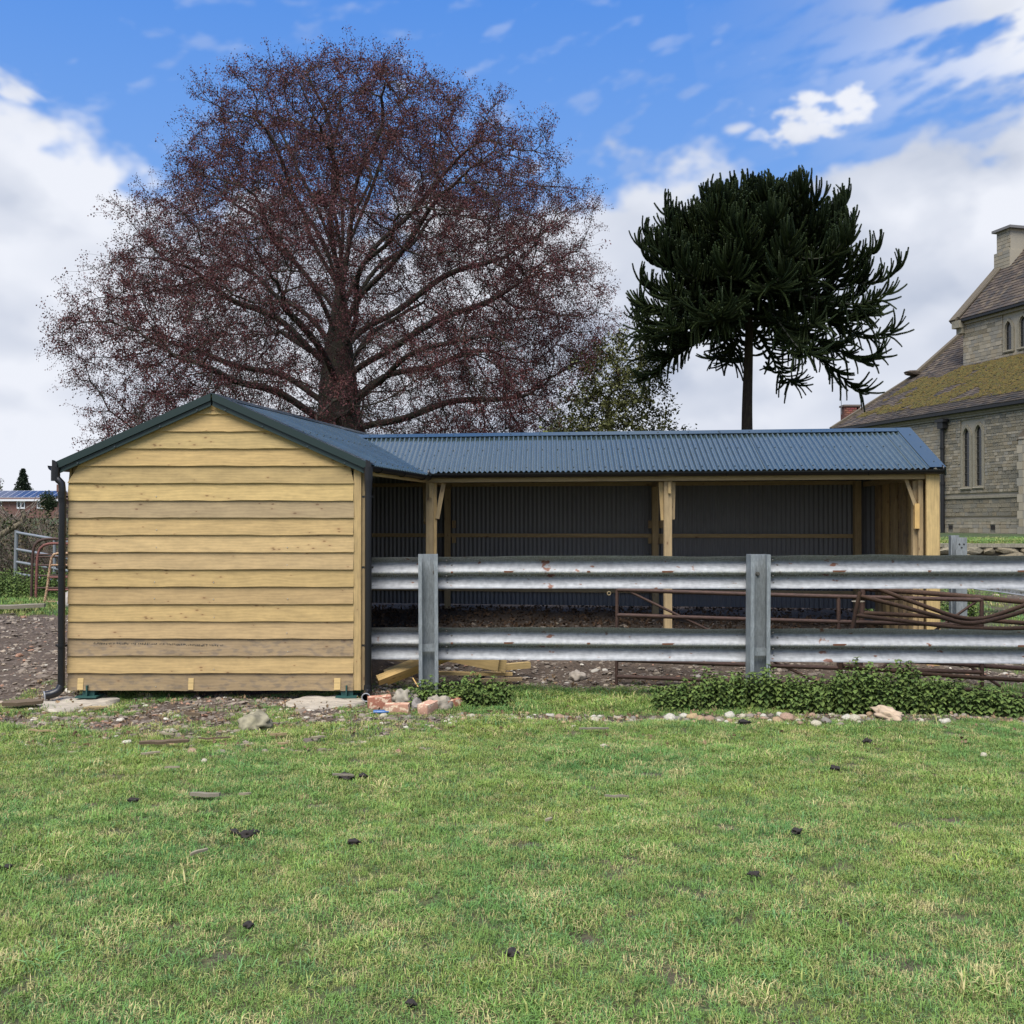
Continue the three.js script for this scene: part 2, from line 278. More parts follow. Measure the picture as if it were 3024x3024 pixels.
// feather-edged boards on the gable, each lapping the one below
{
  const n = 16, y0 = 0.10, step = 0.1643, halfAt = (y) => (RIDGE - 0.075 - y) / (RIDGE - EAVE) * HALF;
  const mats = [timberB, timberA, timberB, timberC, timberB, timberC, timberA, timberC, timberB, timberA, timberE, timberB, timberC, timberA, timberB, timberA, timberB];
  const dirty = std({ map: T_D, color: lin(1.05, 1.02, 0.98), roughness: 0.85 });
  for (let i = 0; i <= n; i++) {
    const b = y0 + i * step, t = Math.min(b + step + 0.02, RIDGE - 0.09); if (t - b < 0.02) break;
    const xl = (y) => Math.max(GX0 + 0.004 * Math.sin(i * 5.1), RX - halfAt(y)), xr = (y) => Math.min(GX1 + 0.003 * Math.sin(i * 3.3), RX + halfAt(y));
    // wedge: thick lower edge stands proud, a sawn, slightly uneven butt line
    const cols = 28, P = [], U = [], I = [], N = cols + 1, R = rng(300 + i), off = R() * 2.75, jit = [];
    for (let c = 0; c <= cols; c++) jit.push((R() - 0.5) * 0.003 + 0.005 * noise3(c * 0.16, i * 3.1, 5));
    const lean = i * 0.0 + (R() - 0.5) * 0.004;
    const rows = [[t, 0.006, 0], [b, 0.026, 1], [b, 0.0, 2]];
    for (const [y, d, k] of rows) for (let c = 0; c <= cols; c++) {
      const f = c / cols, yy = y + (k ? jit[c] + lean * (f - 0.5) : 0), x = lerp(xl(y), xr(y), f); P.push(x, yy, -GF + 0.012 + d + (k === 1 ? jit[c] * 0.6 : 0)); U.push(x + off, (y - b) + (i % 2) * 0.1 + (k === 2 ? -0.02 : 0));
    }
    for (let r = 0; r < 2; r++) for (let c = 0; c < cols; c++) { const a = r * N + c; I.push(a, a + N, a + 1, a + 1, a + N, a + N + 1); }
    let g = new THREE.BufferGeometry(); g.setAttribute('position', new THREE.Float32BufferAttribute(P, 3)); g.setAttribute('uv', new THREE.Float32BufferAttribute(U, 2)); g.setIndex(I); g = g.toNonIndexed(); g.computeVertexNormals();
    const own = (i === 0 || i === 2 ? dirty : mats[i % mats.length]).clone(), tk = 0.80 + 0.20 * R(); own.color = lin(tk * (0.98 + 0.05 * R()), tk, tk * (0.95 + 0.14 * R()));
    const m = mesh('board', g, own, shelter);
    if (i === 2) m.userData.label = 'darker grey-stained board with faint stamped print';
    if (i === 0) m.userData.label = 'dirty bottom board with pale patches';
  }
  // clean patches left on the dirty bottom board, and nail heads
  for (const [x, w] of [[-4.1, 0.055], [-3.05, 0.05], [-1.66, 0.06]]) { const m = mesh('pale_patch', boxGeo(w, 0.11, 0.002), timberB, shelter); m.position.set(x, 0.163, -GF + 0.0365); m.rotation.x = -0.115; }
  const nail = new THREE.CylinderGeometry(0.0045, 0.0045, 0.004, 8).rotateX(Math.PI / 2), heads = [];
  const R = rng(9);
  for (let i = 0; i < 13; i++) for (const x of [-3.4, -2.85, -2.15]) if (R() < 0.55) heads.push(nail.clone().translate(x + R() * 0.02, y0 + i * step + 0.035 + R() * 0.02, -GF + 0.037));
  stuff(mesh('nail_heads', mergeGeometries(heads), std({ color: lin(0.55, 0.54, 0.5), roughness: 0.4, metalness: 0.6 }), shelter));
  // faint stamped print along the top of the stained board: broken ink strokes
  const ink = new Tris(), Rk = rng(21);
  for (let x = -3.98; x < -2.74; x += 0.017) { if (Rk() < 0.12) continue; const y = 0.548 - (x + 3.98) * 0.012 + (x > -3.2 ? -0.005 : 0); for (let s = 0; s < 3; s++) { const px = x + Rk() * 0.008, py = y + (Rk() - 0.5) * 0.014; ink.box(px, py, -GF + 0.0225 + (0.59 - py) * 0.11, Rk() < 0.5 ? 0.003 : 0.009, Rk() < 0.5 ? 0.012 : 0.003, 0.002); } }
  stuff(mesh('stamped_print', ink.geo(), std({ color: lin(0.075, 0.065, 0.05), roughness: 0.9 }), shelter));
}
// boarding down the west side of the gabled wing
for (let i = 0; i < 13; i++) bar('board', L(GX0 - 0.012, 0.10 + i * 0.1643 + 0.085, 0.03), L(GX0 - 0.012, 0.10 + i * 0.1643 + 0.085, 4.4), 0.172, 0.02, TIMBERS[i % 4], shelter).rotateX(0.1);
// corner posts, feet and sill
bar('corner_post', V(-1.474, 0.10, GF + 0.005), V(-1.474, EAVE - 0.02, GF + 0.005), 0.058, 0.07, timberC, shelter);
bar('corner_post', V(-1.428, 0.10, GF + 0.03), V(-1.428, EAVE - 0.03, GF + 0.03), 0.03, 0.06, timberE, shelter);
bar('corner_post', L(-4.17, 0.10, 0.08), L(-4.17, EAVE, 0.08), 0.1, 0.1, timberE, shelter);
bar('sill', L(-4.2, 0.14, 0.06), L(-1.45, 0.14, 0.06), 0.08, 0.06, timberE, shelter);
const stoneSpeck = dataTex(256, 256, (x, y) => { const n = loop(x, 256, y * 0.012, 5, 2, 4), m = loop(x, 256, y * 0.2, 9, 30, 2), k = 222 + 46 * n + 22 * m; return [k, k * 0.99, k * 0.97]; });
for (const x of [-4.03, -1.57]) {
  const f = thing('concrete_pad', x < -3 ? 'rough pale concrete pad under the post foot by the left drainpipe' : 'rough pale concrete pad under the post foot by the brick rubble', 'concrete pad');
  const g = new THREE.CylinderGeometry(0.34, 0.46, 0.12, 22, 3), p = g.attributes.position; for (let i = 0; i < p.count; i++) { const a = p.getX(i), b = p.getZ(i), k = 1 + 0.35 * noise3(a * 3 + x, 2, b * 3); p.setXYZ(i, a * k * (x < -3 ? 1.05 : 1), p.getY(i) + 0.018 * noise3(a * 7, x, b * 7), b * k * 0.86); } g.computeVertexNormals();
  mesh('slab', g, std({ color: lin(0.50, 0.45, 0.375), map: stoneSpeck, roughness: 0.95 }), f); f.position.set(x + (x < -3 ? -0.05 : -0.15), groundY(x, GF - 0.1) - 0.03, -(GF - 0.18));
  const ft = mesh('post_foot', mergeGeometries([boxGeo(0.115, 0.12, 0.1), boxGeo(0.2, 0.014, 0.2).translate(0, -0.062, 0.02), boxGeo(0.012, 0.1, 0.06).translate(0, -0.005, 0.07)]), greenSteel, shelter); ft.position.set(x, 0.105, -(GF + 0.03));
}
// corrugated sheeting: columns of a sine profile between an upper and a lower line
function sheetGeo(f, u0, u1, pitch, amp, lo, hi, rows = 1, ph = 0) {
  const per = 8, n = Math.max(2, Math.round((u1 - u0) / pitch * per)), P = [], U = [], I = [];
  for (let c = 0; c <= n; c++) { const u = lerp(u0, u1, c / n), a = amp * Math.cos((u - ph) / pitch * Math.PI * 2), b0 = lo(u), b1 = Math.max(hi(u), b0 + 0.001); for (let r = 0; r <= rows; r++) { const s = lerp(b0, b1, r / rows), v = f(u, s, a); P.push(v.x, v.y, v.z); U.push(u, s); } }
  const k = rows + 1; for (let c = 0; c < n; c++) for (let r = 0; r < rows; r++) { const a = c * k + r; I.push(a, a + k, a + 1, a + 1, a + k, a + k + 1); }
  const g = new THREE.BufferGeometry(); g.setAttribute('position', new THREE.Float32BufferAttribute(P, 3)); g.setAttribute('uv', new THREE.Float32BufferAttribute(U, 2)); g.setIndex(I); g.computeVertexNormals(); return g;
}
roofCoat.side = THREE.DoubleSide;
const PITCH = 0.0597, AMP = 0.0115, sl = Math.hypot(QH, QR - QE), qn = [-(QR - QE) / sl, QH / sl];
// valley: where the front slope of the long wing meets the east slope of the gabled wing
const eastEdge = (d) => -1.365 + SK * (d - GF);                  // x of the east eave at depth d
const longFront = (u, s, a) => { const v = s / sl * QH; return Q(u, QE + s / sl * (QR - QE) + a * qn[1], v + a * qn[0]); };
const valleyLo = (u) => { if (u >= 0.02) return -0.03; let lo = 0, hi = sl; for (let k = 0; k < 24; k++) { const m = (lo + hi) / 2, p = longFront(u, m, 0), y2 = EAVE + (eastEdge(-p.z) - p.x) / HALF * (RIDGE - EAVE); if (p.y > y2) hi = m; else lo = m; } return Math.min(lo, sl - 0.02) - 0.10; };
const longSheet = PITCH * 13; let sheetNo = 0;
for (let u0 = -1.7; u0 < 5.5; u0 += longSheet, sheetNo++) {
  const u1 = Math.min(u0 + longSheet + 0.02, 5.56), lift = sheetNo % 2 ? 0.0025 : 0;
  mesh('roof_sheet', sheetGeo((u, s, a) => longFront(u, s, a + lift), u0, u1, PITCH, AMP, valleyLo, () => sl, 3), roofCoat, shelter);
  mesh('roof_sheet', sheetGeo((u, s, a) => { const v = 2 * QH - s / sl * QH; return Q(u, QE + s / sl * (QR - QE) + a * qn[1], v - a * qn[0]); }, u0, u1, PITCH, AMP, () => -0.03, () => sl, 1), roofCoat, shelter);
}
const gs = Math.hypot(HALF, RIDGE - EAVE), gn = [(RIDGE - EAVE) / gs, HALF / gs];
const eastSlope = (d, s, a) => { const f = s / gs; return L(RX + HALF * (1 - f) + a * gn[0], EAVE + f * (RIDGE - EAVE) + a * gn[1], d); };
const westSlope = (d, s, a) => { const f = s / gs; return L(RX - HALF * (1 - f) - a * gn[0], EAVE + f * (RIDGE - EAVE) + a * gn[1], d); };
const eastLo = (d) => { let lo = 0, hi = gs; const above = (m) => { const p = eastSlope(d, m, 0), dd = -p.z, along = (dd - CD) - ((p.x - CX) / ux) * ud, yl = QE + clamp(along / QH, -9, 1) * (QR - QE); return along > -0.05 && along < 2.1 && yl > p.y + 0.004; }; if (!above(0)) return -0.03; for (let k = 0; k < 24; k++) { const m = (lo + hi) / 2; if (above(m)) lo = m; else hi = m; } return hi - 0.035; };
for (let d0 = -0.05, k = 0; d0 < 4.4; d0 += longSheet, k++) {
  const d1 = Math.min(d0 + longSheet + 0.02, 4.4), lift = k % 2 ? 0.0025 : 0;
  mesh('roof_sheet', sheetGeo((u, s, a) => eastSlope(u, s, a + lift), d0, d1, PITCH, AMP, eastLo, () => gs, 3), roofCoat, shelter);
  mesh('roof_sheet', sheetGeo((u, s, a) => westSlope(u, s, a + lift), d0, d1, PITCH, AMP, () => -0.03, () => gs, 1), roofCoat, shelter);
}
// folded trims: ridge caps and verge flashings are strips with real thickness
function strip(name, a, b, na, w0, w1, up, th, mat) {             // from a to b, spread from w0 to w1 along na, raised by th along up
  const t = new Tris(), at = (p, w, h) => p.clone().addScaledVector(na, w).addScaledVector(up, h).toArray();
  const q = [at(a, w0, 0), at(b, w0, 0), at(b, w1, 0), at(a, w1, 0), at(a, w0, th), at(b, w0, th), at(b, w1, th), at(a, w1, th)];
  for (const f of [[4, 5, 6, 7], [3, 2, 1, 0], [0, 1, 5, 4], [1, 2, 6, 5], [2, 3, 7, 6], [3, 0, 4, 7]]) t.quad(q[f[0]], q[f[1]], q[f[2]], q[f[3]]);
  return mesh(name, t.geo(), mat, shelter);
}
const trimFlat = new THREE.MeshPhysicalMaterial({ color: lin(0.06, 0.10, 0.115), metalness: 0.6, roughness: 0.3, clearcoat: 0.7, clearcoatRoughness: 0.15 });
{
  // gabled wing: ridge cap, verge flashings down both slopes, barge faces
  const lift = AMP + 0.004;
  for (const s of [1, -1]) {
    const down = new THREE.Vector3(s * HALF, EAVE - RIDGE, 0).normalize(), up = new THREE.Vector3(s * gn[0], gn[1], 0);
    const A = L(RX, RIDGE, -0.075), B = L(RX, RIDGE, 4.42); A.addScaledVector(up, lift); B.addScaledVector(up, lift);
    strip('ridge_cap', A, B, down, -0.004 * s, 0.13, up, 0.003, trimFlat);
    // verge: top flange, then a deep face with a return lip at its foot
    const E = L(RX + s * HALF, EAVE, -0.075).addScaledVector(up, lift + 0.004).addScaledVector(down, 0.03), T = L(RX, RIDGE, -0.075).addScaledVector(up, lift + 0.004);
    strip('verge_flashing', T, E, new THREE.Vector3(SK, 0, -1).normalize(), -0.006, 0.15, up, 0.003, trimFlat);
    const dn = new THREE.Vector3(0, -1, 0);
    strip('barge_board', T.clone().add(new THREE.Vector3(0, 0.002, 0.006)), E.clone().add(new THREE.Vector3(0, 0.002, 0.006)), dn, 0.0, 0.072, new THREE.Vector3(0, 0, 1), 0.006, trimCoat);
    strip('barge_board', T.clone().add(new THREE.Vector3(0, -0.072, -0.012)), E.clone().add(new THREE.Vector3(0, -0.072, -0.012)), dn, 0.0, 0.034, new THREE.Vector3(0, 0, 1), 0.005, trimCoat);
    strip('barge_lip', T.clone().add(new THREE.Vector3(0, -0.104, -0.016)), E.clone().add(new THREE.Vector3(0, -0.104, -0.016)), dn, 0.0, 0.016, new THREE.Vector3(0, 0, 1), 0.02, trimCoat);
  }
  // long wing: ridge cap in two lengths and the verge at its free end
  const upF = new THREE.Vector3(qn[0] * sx, qn[1], -qn[0] * sd).normalize(), downF = Q(0, QE, 0).sub(Q(0, QR, QH)).normalize(), upB = new THREE.Vector3(0, qn[1], qn[0]).normalize(), downB = Q(0, QE, 2 * QH).sub(Q(0, QR, QH)).normalize();
  for (const [u0, u1] of [[-1.55, 1.0], [0.98, 3.4], [3.38, 5.6]]) {
    strip('ridge_cap', Q(u0, QR, QH).addScaledVector(upF, lift), Q(u1, QR, QH).addScaledVector(upF, lift), downF, -0.006, 0.105, upF, 0.003, trimFlat);
    strip('ridge_cap', Q(u0, QR, QH).addScaledVector(upB, lift), Q(u1, QR, QH).addScaledVector(upB, lift), downB, -0.006, 0.105, upB, 0.003, trimFlat);
  }
  const along = Q(1, 0, 0).sub(Q(0, 0, 0)).normalize();
  strip('verge_flashing', Q(5.58, QR, QH).addScaledVector(upF, lift + 0.004), Q(5.58, QE, 0).addScaledVector(upF, lift + 0.004).addScaledVector(downF, 0.035), along, -0.15, 0.016, upF, 0.003, trimFlat);
  strip('verge_flashing', Q(5.58, QR, QH).addScaledVector(upB, lift + 0.004), Q(5.58, QE, 2 * QH).addScaledVector(upB, lift + 0.004).addScaledVector(downB, 0.035), along, -0.15, 0.016, upB, 0.003, trimFlat);
  strip('barge_board', Q(5.597, QR + 0.015, QH), Q(5.597, QE + 0.005, -0.03), new THREE.Vector3(0, -1, 0), 0, 0.1, along, 0.004, trimCoat);
  // screws with washers along the purlin lines
  const heads = [], sc = new THREE.CylinderGeometry(0.0075, 0.0085, 0.010, 8), R = rng(4);
  const put = (p, n) => heads.push(sc.clone().applyQuaternion(new THREE.Quaternion().setFromUnitVectors(UP, n)).translate(p.x, p.y, p.z));
  const qF = upF;
  for (let k = -9; k < 31; k++) { const u = Math.round((k * 0.178 + (R() - 0.5) * 0.02) / PITCH) * PITCH; for (const s of [0.055, 0.60]) if (u < 5.42 && s > valleyLo(u) + 0.06) put(longFront(u, s, AMP + 0.004), qF); }
  const upE = new THREE.Vector3(gn[0], gn[1], 0);
  for (let d = 0.0; d < 2.3; d += 0.18) for (const s of [0.07, 0.78]) if (s > eastLo(d) + 0.05) put(eastSlope(d, s, AMP + 0.008), upE);
  for (const s of [0.12, 0.55, 0.93]) put(longFront(5.52, s, AMP + 0.012), qF);
  for (let u = -1.3; u < 5.5; u += 0.36) put(longFront(u, sl - 0.05, AMP + 0.008), qF);
  for (const s of [1, -1]) for (const f of [0.09, 0.33, 0.62, 0.86]) { const p = L(RX + s * HALF * f, RIDGE - f * (RIDGE - EAVE) - 0.083, -0.085); put(p, new THREE.Vector3(0, 0, 1)); }
  stuff(mesh('roof_screws', mergeGeometries(heads), std({ color: lin(0.045, 0.06, 0.065), roughness: 0.5 }), shelter));
}
// gutters: half-round channels with lips, brackets and downpipes
function gutter(a, b, name = 'gutter') {
  const M = basisBetween(a, b), len = a.distanceTo(b), P = [], I = [], n = 10;
  const prof = []; for (let i = 0; i <= n; i++) { const t = Math.PI + i / n * Math.PI; prof.push([Math.cos(t) * 0.05, Math.sin(t) * 0.05]); } for (let i = n; i >= 0; i--) { const t = Math.PI + i / n * Math.PI; prof.push([Math.cos(t) * 0.046, Math.sin(t) * 0.046]); }
  for (const x of [0, len]) for (const [z, y] of prof) { const v = new THREE.Vector3(x, y, z).applyMatrix4(M).add(a); P.push(v.x, v.y, v.z); }
  const k = prof.length; for (let i = 0; i < k; i++) { const j = (i + 1) % k; I.push(i, j, k + i, j, k + j, k + i); } for (let i = 0; i < n; i++) for (const o of [0, k]) I.push(o + i, o + i + 1, o + k - 2 - i, o + i, o + k - 2 - i, o + k - 1 - i);
  const cap = new THREE.CircleGeometry(0.05, 14, Math.PI, Math.PI); cap.rotateY(-Math.PI / 2);
  let g = new THREE.BufferGeometry(); g.setAttribute('position', new THREE.Float32BufferAttribute(P, 3)); g.setIndex(I); g = g.toNonIndexed(); g.computeVertexNormals();
  const m = mesh(name, g, blackPlastic, shelter);
  for (const p of [a, b]) { const c = mesh('stop_end', new THREE.CylinderGeometry(0.053, 0.053, 0.012, 18, 1, false, 0, Math.PI).rotateZ(Math.PI / 2).rotateX(Math.PI / 2), blackPlastic, m); c.quaternion.setFromRotationMatrix(basisBetween(a, b)); c.position.copy(p); }
  for (let s = 0.35; s < len - 0.15; s += 0.75) { const c = mesh('gutter_bracket', new THREE.TorusGeometry(0.053, 0.005, 5, 12, Math.PI).rotateZ(Math.PI).rotateY(Math.PI / 2), blackPlastic, m); c.quaternion.setFromRotationMatrix(basisBetween(a, b)); c.position.copy(a).lerp(b, s / len); }
  return m;
}
blackPlastic.side = THREE.DoubleSide;
gutter(L(-1.365, 2.235, -0.09), L(-1.345, 2.228, 1.95));
gutter(L(-4.335, 2.235, -0.09), L(-4.335, 2.228, 4.3));
gutter(Q(-0.05, 2.255, -0.035), Q(5.56, 2.262, -0.035));
for (const [x, e] of [[-1.36, 0], [-4.262, 1]]) {
  const top = 2.17, f = 0.10; // pipe stands proud of the gable
  const pts = e ? [V(-4.325, 2.20, 9.72), V(-4.325, 2.15, 9.72), V(-4.315, 2.115, 9.72), V(-4.27, 2.075, 9.72), V(-4.262, 2.03, 9.72), V(-4.262, 1.2, 9.72), V(-4.262, 0.145, 9.72)] : [V(x, top + 0.02, 9.71), V(x, 1.2, 9.71), V(x, 0.15, 9.71)];
  const dp = mesh('downpipe', capTube(pts, 0.033, 14, e ? 40 : 2), blackPlastic, shelter);
  mesh('outlet', new THREE.CylinderGeometry(0.041, 0.041, 0.13, 16).translate(pts[0].x, 2.155, pts[0].z), blackPlastic, dp);
  mesh('outlet', new THREE.CylinderGeometry(0.039, 0.036, 0.10, 16).translate(x, e ? 1.94 : 2.04, pts[0].z), blackPlastic, dp);
  for (const y of [1.94, 1.27, 0.53]) { const c = mesh('pipe_clip', mergeGeometries([new THREE.CylinderGeometry(0.038, 0.038, 0.022, 16), boxGeo(0.11, 0.02, 0.012).translate(-0.01, 0, -0.03)]), blackPlastic, dp); c.position.set(x, y, -9.715); }
  const s = e ? [V(x, 0.15, 9.72), V(x - 0.02, 0.105, 9.7), V(x - 0.07, 0.08, 9.68), V(x - 0.125, 0.07, 9.65)] : [V(x, 0.16, 9.71), V(x, 0.10, 9.70), V(x, 0.072, 9.64), V(x, 0.065, 9.58)];
  mesh('shoe', tubeGeo(s, 0.04, 16, 14), blackPlastic, dp);
  const rim = mesh('shoe_rim', new THREE.TorusGeometry(0.038, 0.006, 6, 18), std({ color: lin(0.30, 0.31, 0.32), roughness: 0.5 }), dp), z = s[3], y1 = s[2];
  rim.quaternion.setFromUnitVectors(new THREE.Vector3(0, 0, 1), z.clone().sub(y1).normalize()); rim.position.copy(z);
}
// frame of the open fronts
bar('eaves_beam', L(-1.425, 2.185, 0.03), V(-1.02, 2.185, 11.84), 0.06, 0.05, timberC, shelter);
bar('eaves_beam', Q(-0.13, 2.185, 0.06), Q(5.43, 2.193, 0.06), 0.058, 0.06, timberE, shelter);
function frontPost(u, v, w) {
  const yb = 0.14, P = bar('post', Q(u, yb, v), Q(u, 2.155, v), w, w, timberE, shelter);
  return P;
}
frontPost(-0.055, 0.10, 0.088); bar('post', Q(-0.002, 0.15, 0.12), Q(-0.002, 2.15, 0.12), 0.03, 0.05, timberC, shelter);
bar('brace', Q(0.03, 1.74, 0.11), Q(0.105, 2.15, 0.11), 0.04, 0.05, timberE, shelter); bar('brace', Q(-0.11, 1.69, 0.13), Q(-0.17, 2.14, 0.5), 0.045, 0.045, timberC, shelter); bar('brace', Q(-0.045, 1.98, 0.04), Q(-0.045, 2.15, 0.04), 0.03, 0.03, timberC, shelter);
frontPost(2.67, 0.10, 0.085); bar('brace', Q(2.622, 1.72, 0.13), Q(2.598, 2.15, 0.13), 0.032, 0.05, timberC, shelter); bar('brace', Q(2.726, 1.73, 0.13), Q(2.735, 2.15, 0.13), 0.032, 0.05, timberE, shelter); bar('brace', Q(2.685, 2.02, 0.045), Q(2.685, 2.15, 0.045), 0.035, 0.03, timberC, shelter);
frontPost(5.375, 0.10, 0.05); bar('post', Q(5.33, 0.15, 0.14), Q(5.33, 2.15, 0.14), 0.045, 0.05, timberE, shelter);
bar('corner_board', Q(5.475, 0.16, 0.02), Q(5.475, 2.225, 0.02), 0.028, 0.135, timberB, shelter, new THREE.Vector3(0, 0, 1));
bar('corner_board', Q(5.545, 0.16, 0.09), Q(5.545, 2.225, 0.09), 0.028, 0.1, timberC, shelter, new THREE.Vector3(1, 0, 0));
bar('brace', Q(5.33, 1.63, 0.07), Q(5.33, 1.90, 0.07), 0.045, 0.05, timberPale, shelter); bar('brace', Q(5.325, 1.88, 0.08), Q(5.23, 2.2, 0.12), 0.035, 0.05, timberE, shelter);
// back wall of corrugated sheets on timber rails and posts
for (let u0 = -2.4, k = 0; u0 < 5.5; u0 += 0.8, k++) mesh('wall_sheet', sheetGeo((u, s, a) => Q(u, 0.60 + s, 2.02 + a), u0, Math.min(u0 + 0.815, 5.53), 0.058, 0.008, () => 0.0, () => 1.71, 1, k % 2 ? 0.004 : 0), wallSheetMat, shelter);
for (const [y, m] of [[1.523, timberE], [0.80, timberE], [2.2, timberE]]) bar('wall_rail', Q(-2.3, y, 1.985), Q(5.3, y, 1.985), 0.05, 0.045, m, shelter);
for (const u of [-0.03, 2.72, 5.25, -2.3]) bar('post', Q(u, 0.3, 1.93), Q(u, 2.22, 1.93), 0.085, 0.08, timberE, shelter);
for (const u of [0.055, 2.66, 2.80]) { bar('packer', Q(u, 1.62, 1.96), Q(u, 1.72, 1.96), 0.05, 0.05, timberOld, shelter); bar('packer', Q(u, 1.42, 1.965), Q(u, 1.5, 1.965), 0.045, 0.05, timberE, shelter); }
// west part of the gabled wing: inner sheets so that the corner stays dark
for (let d0 = 2.3; d0 < 4.3; d0 += 0.7) mesh('wall_sheet', sheetGeo((u, s, a) => L(GX0 + 0.04 + a, 0.5 + s, u), d0, Math.min(d0 + 0.71, 4.35), 0.058, 0.008, () => 0.0, () => 1.7, 1), wallSheetMat, shelter);
for (let u0 = -4.0; u0 < -2.4; u0 += 0.8) mesh('wall_sheet', sheetGeo((u, s, a) => Q(u, 0.60 + s, 2.02 + a), u0, u0 + 0.815, 0.058, 0.008, () => 0.0, () => 1.66, 1), wallSheetMat, shelter);
// free end wall: upright studs inside lapped boards
for (let i = 0; i < 6; i++) { const v = 0.30 + i * 0.30; bar('stud', Q(5.465, 0.35, v), Q(5.465, 2.22 + (v < 1.05 ? v : 2.1 - v) * 0.45, v), 0.10, 0.045, [timberE, timberC, timberOld][i % 3], shelter, new THREE.Vector3(0, 0, 1)); }
for (let i = 0; i < 13; i++) { const y = 0.3 + i * 0.1643; bar('board', Q(5.505, y, 0.12), Q(5.505, y, 2.08), 0.175, 0.02, i % 3 ? timberOld : timberE, shelter); }
{ const t = new Tris(), P = (v, y) => Q(5.50, y, v).toArray(); t.tri(P(0.05, 2.2), P(2.05, 2.2), P(QH, QR - 0.03)); mesh('gable_panel', t.geo(), std({ map: T_E, roughness: 0.85, side: THREE.DoubleSide }), shelter); }
// inner purlins and rafters under the long roof
for (const [v, y] of [[0.45, 2.42], [1.65, 2.42], [1.05, 2.70]]) bar('purlin', Q(-1.4, y, v), Q(5.45, y, v), 0.06, 0.045, timberE, shelter);
for (const u of [0.0, 2.7, 5.35]) bar('tie_beam', Q(u, 2.18, 0.1), Q(u, 2.18, 1.95), 0.06, 0.045, timberE, shelter);
clock('shelter');
// ---------------------------------------------------------------- crash barrier re-used as a fence
const barrier = thing('crash_barrier', 'weathered galvanised steel crash barrier used as fence, two corrugated rails on upright posts', 'barrier');
const bAt = (x) => ({ d: 9.97 - (x + 1.343) * 0.098, dy: (x + 1.343) * 0.005 });
function railGeo(x0, x1, yTop, yBot, wob) {
  const prof = []; // unfolded W seen from behind: lips and middle fold come forward, the two beams lie back
  const N = 36; for (let i = 0; i <= N; i++) { const t = i / N; const h = (t % 0.5) / 0.5, k = t === 1 ? 1 : h < 0.36 ? h / 0.72 : 0.5 + (h - 0.36) / 1.28; prof.push([t, -0.036 * (1 - Math.cos(k * Math.PI * 2))]); }
  const P = [], U = [], I = [], cols = Math.ceil((x1 - x0) / 0.12), k = N + 1;
  for (let c = 0; c <= cols; c++) {
    const x = lerp(x0, x1, c / cols), { d, dy } = bAt(x);
    for (const [t, z] of prof) { const w = wob * (noise3(x * 1.2, t * 1.6, 3) * 0.005 + (t < 0.04 ? noise3(x * 2.2, 9, 1) * 0.003 : 0)); P.push(x, lerp(yTop, yBot, t) + dy + (t < 0.03 ? w : w * 0.4), -(d + 0.03) + z + w); U.push((x - x0) / 3.1 + x0 * 0.37, 1 - t); }
  }
  for (let c = 0; c < cols; c++) for (let r = 0; r < N; r++) { const a = c * k + r; I.push(a, a + 1, a + k, a + 1, a + k + 1, a + k); }
  const g = new THREE.BufferGeometry(); g.setAttribute('position', new THREE.Float32BufferAttribute(P, 3)); g.setAttribute('uv', new THREE.Float32BufferAttribute(U, 2)); g.setIndex(I); g.computeVertexNormals(); return g;
}
for (const m of railMats) m.side = THREE.DoubleSide;
const POSTX = [-0.80, 2.283, 5.35], spl = (x) => x + 0.11;
for (const [lvl, yT, yB] of [[0, 1.365, 1.056], [1, 0.682, 0.371]]) {
  const runs = [[-1.42, spl(POSTX[0]) + 0.13, -0.006], [spl(POSTX[0]) - 0.19, spl(POSTX[1]) - 0.02, 0], [spl(POSTX[1]) - 0.20, spl(POSTX[2]), 0.004]];
  runs.forEach(([x0, x1, s], i) => {
    const r = mesh('rail', railGeo(x0, x1, yT + s * (i === 2 ? 0.6 : 1), yB + s, 1 + i * 0.2), railMats[(i + lvl) % 3], barrier); r.position.z = i === 1 ? 0.004 : i === 2 ? 0.009 : 0;
    // slotted bolt holes along the middle fold
    const slots = i === 0 ? [] : i === 1 ? [[-0.02, 0.115], [0.73, 0.03], [1.48, 0.12]] : [[3.05, 0.13], [3.86, 0.035], [4.70, 0.15]];
    for (const [x, w] of slots) { const { d, dy } = bAt(x), b = mesh('slot', boxGeo(w, 0.016, 0.006), rustSteel, r); b.position.set(x, (yT + yB) / 2 + dy + s + 0.006, -(d + 0.03) + 0.002); b.rotation.y = 0.098; }
    // splice bolts where lengths overlap
    if (i) { const xs = i === 1 ? -0.615 : 2.47; for (const [dx, f] of [[-0.02, 0.13], [0.03, 0.30], [0.035, 0.5], [-0.02, 0.62], [-0.01, 0.84]]) { const { d, dy } = bAt(xs + dx), z = -0.041 * (1 - Math.cos(f * Math.PI * 4)), b = mesh('bolt', new THREE.SphereGeometry(0.0125, 8, 5, 0, Math.PI * 2, 0, Math.PI / 2).rotateX(Math.PI / 2), f === 0.5 && i === 1 ? rustSteel : boltSteel, r); b.position.set(xs + dx, lerp(yT, yB, f) + dy, -(d + 0.03) + z + 0.012); } }
  });
}
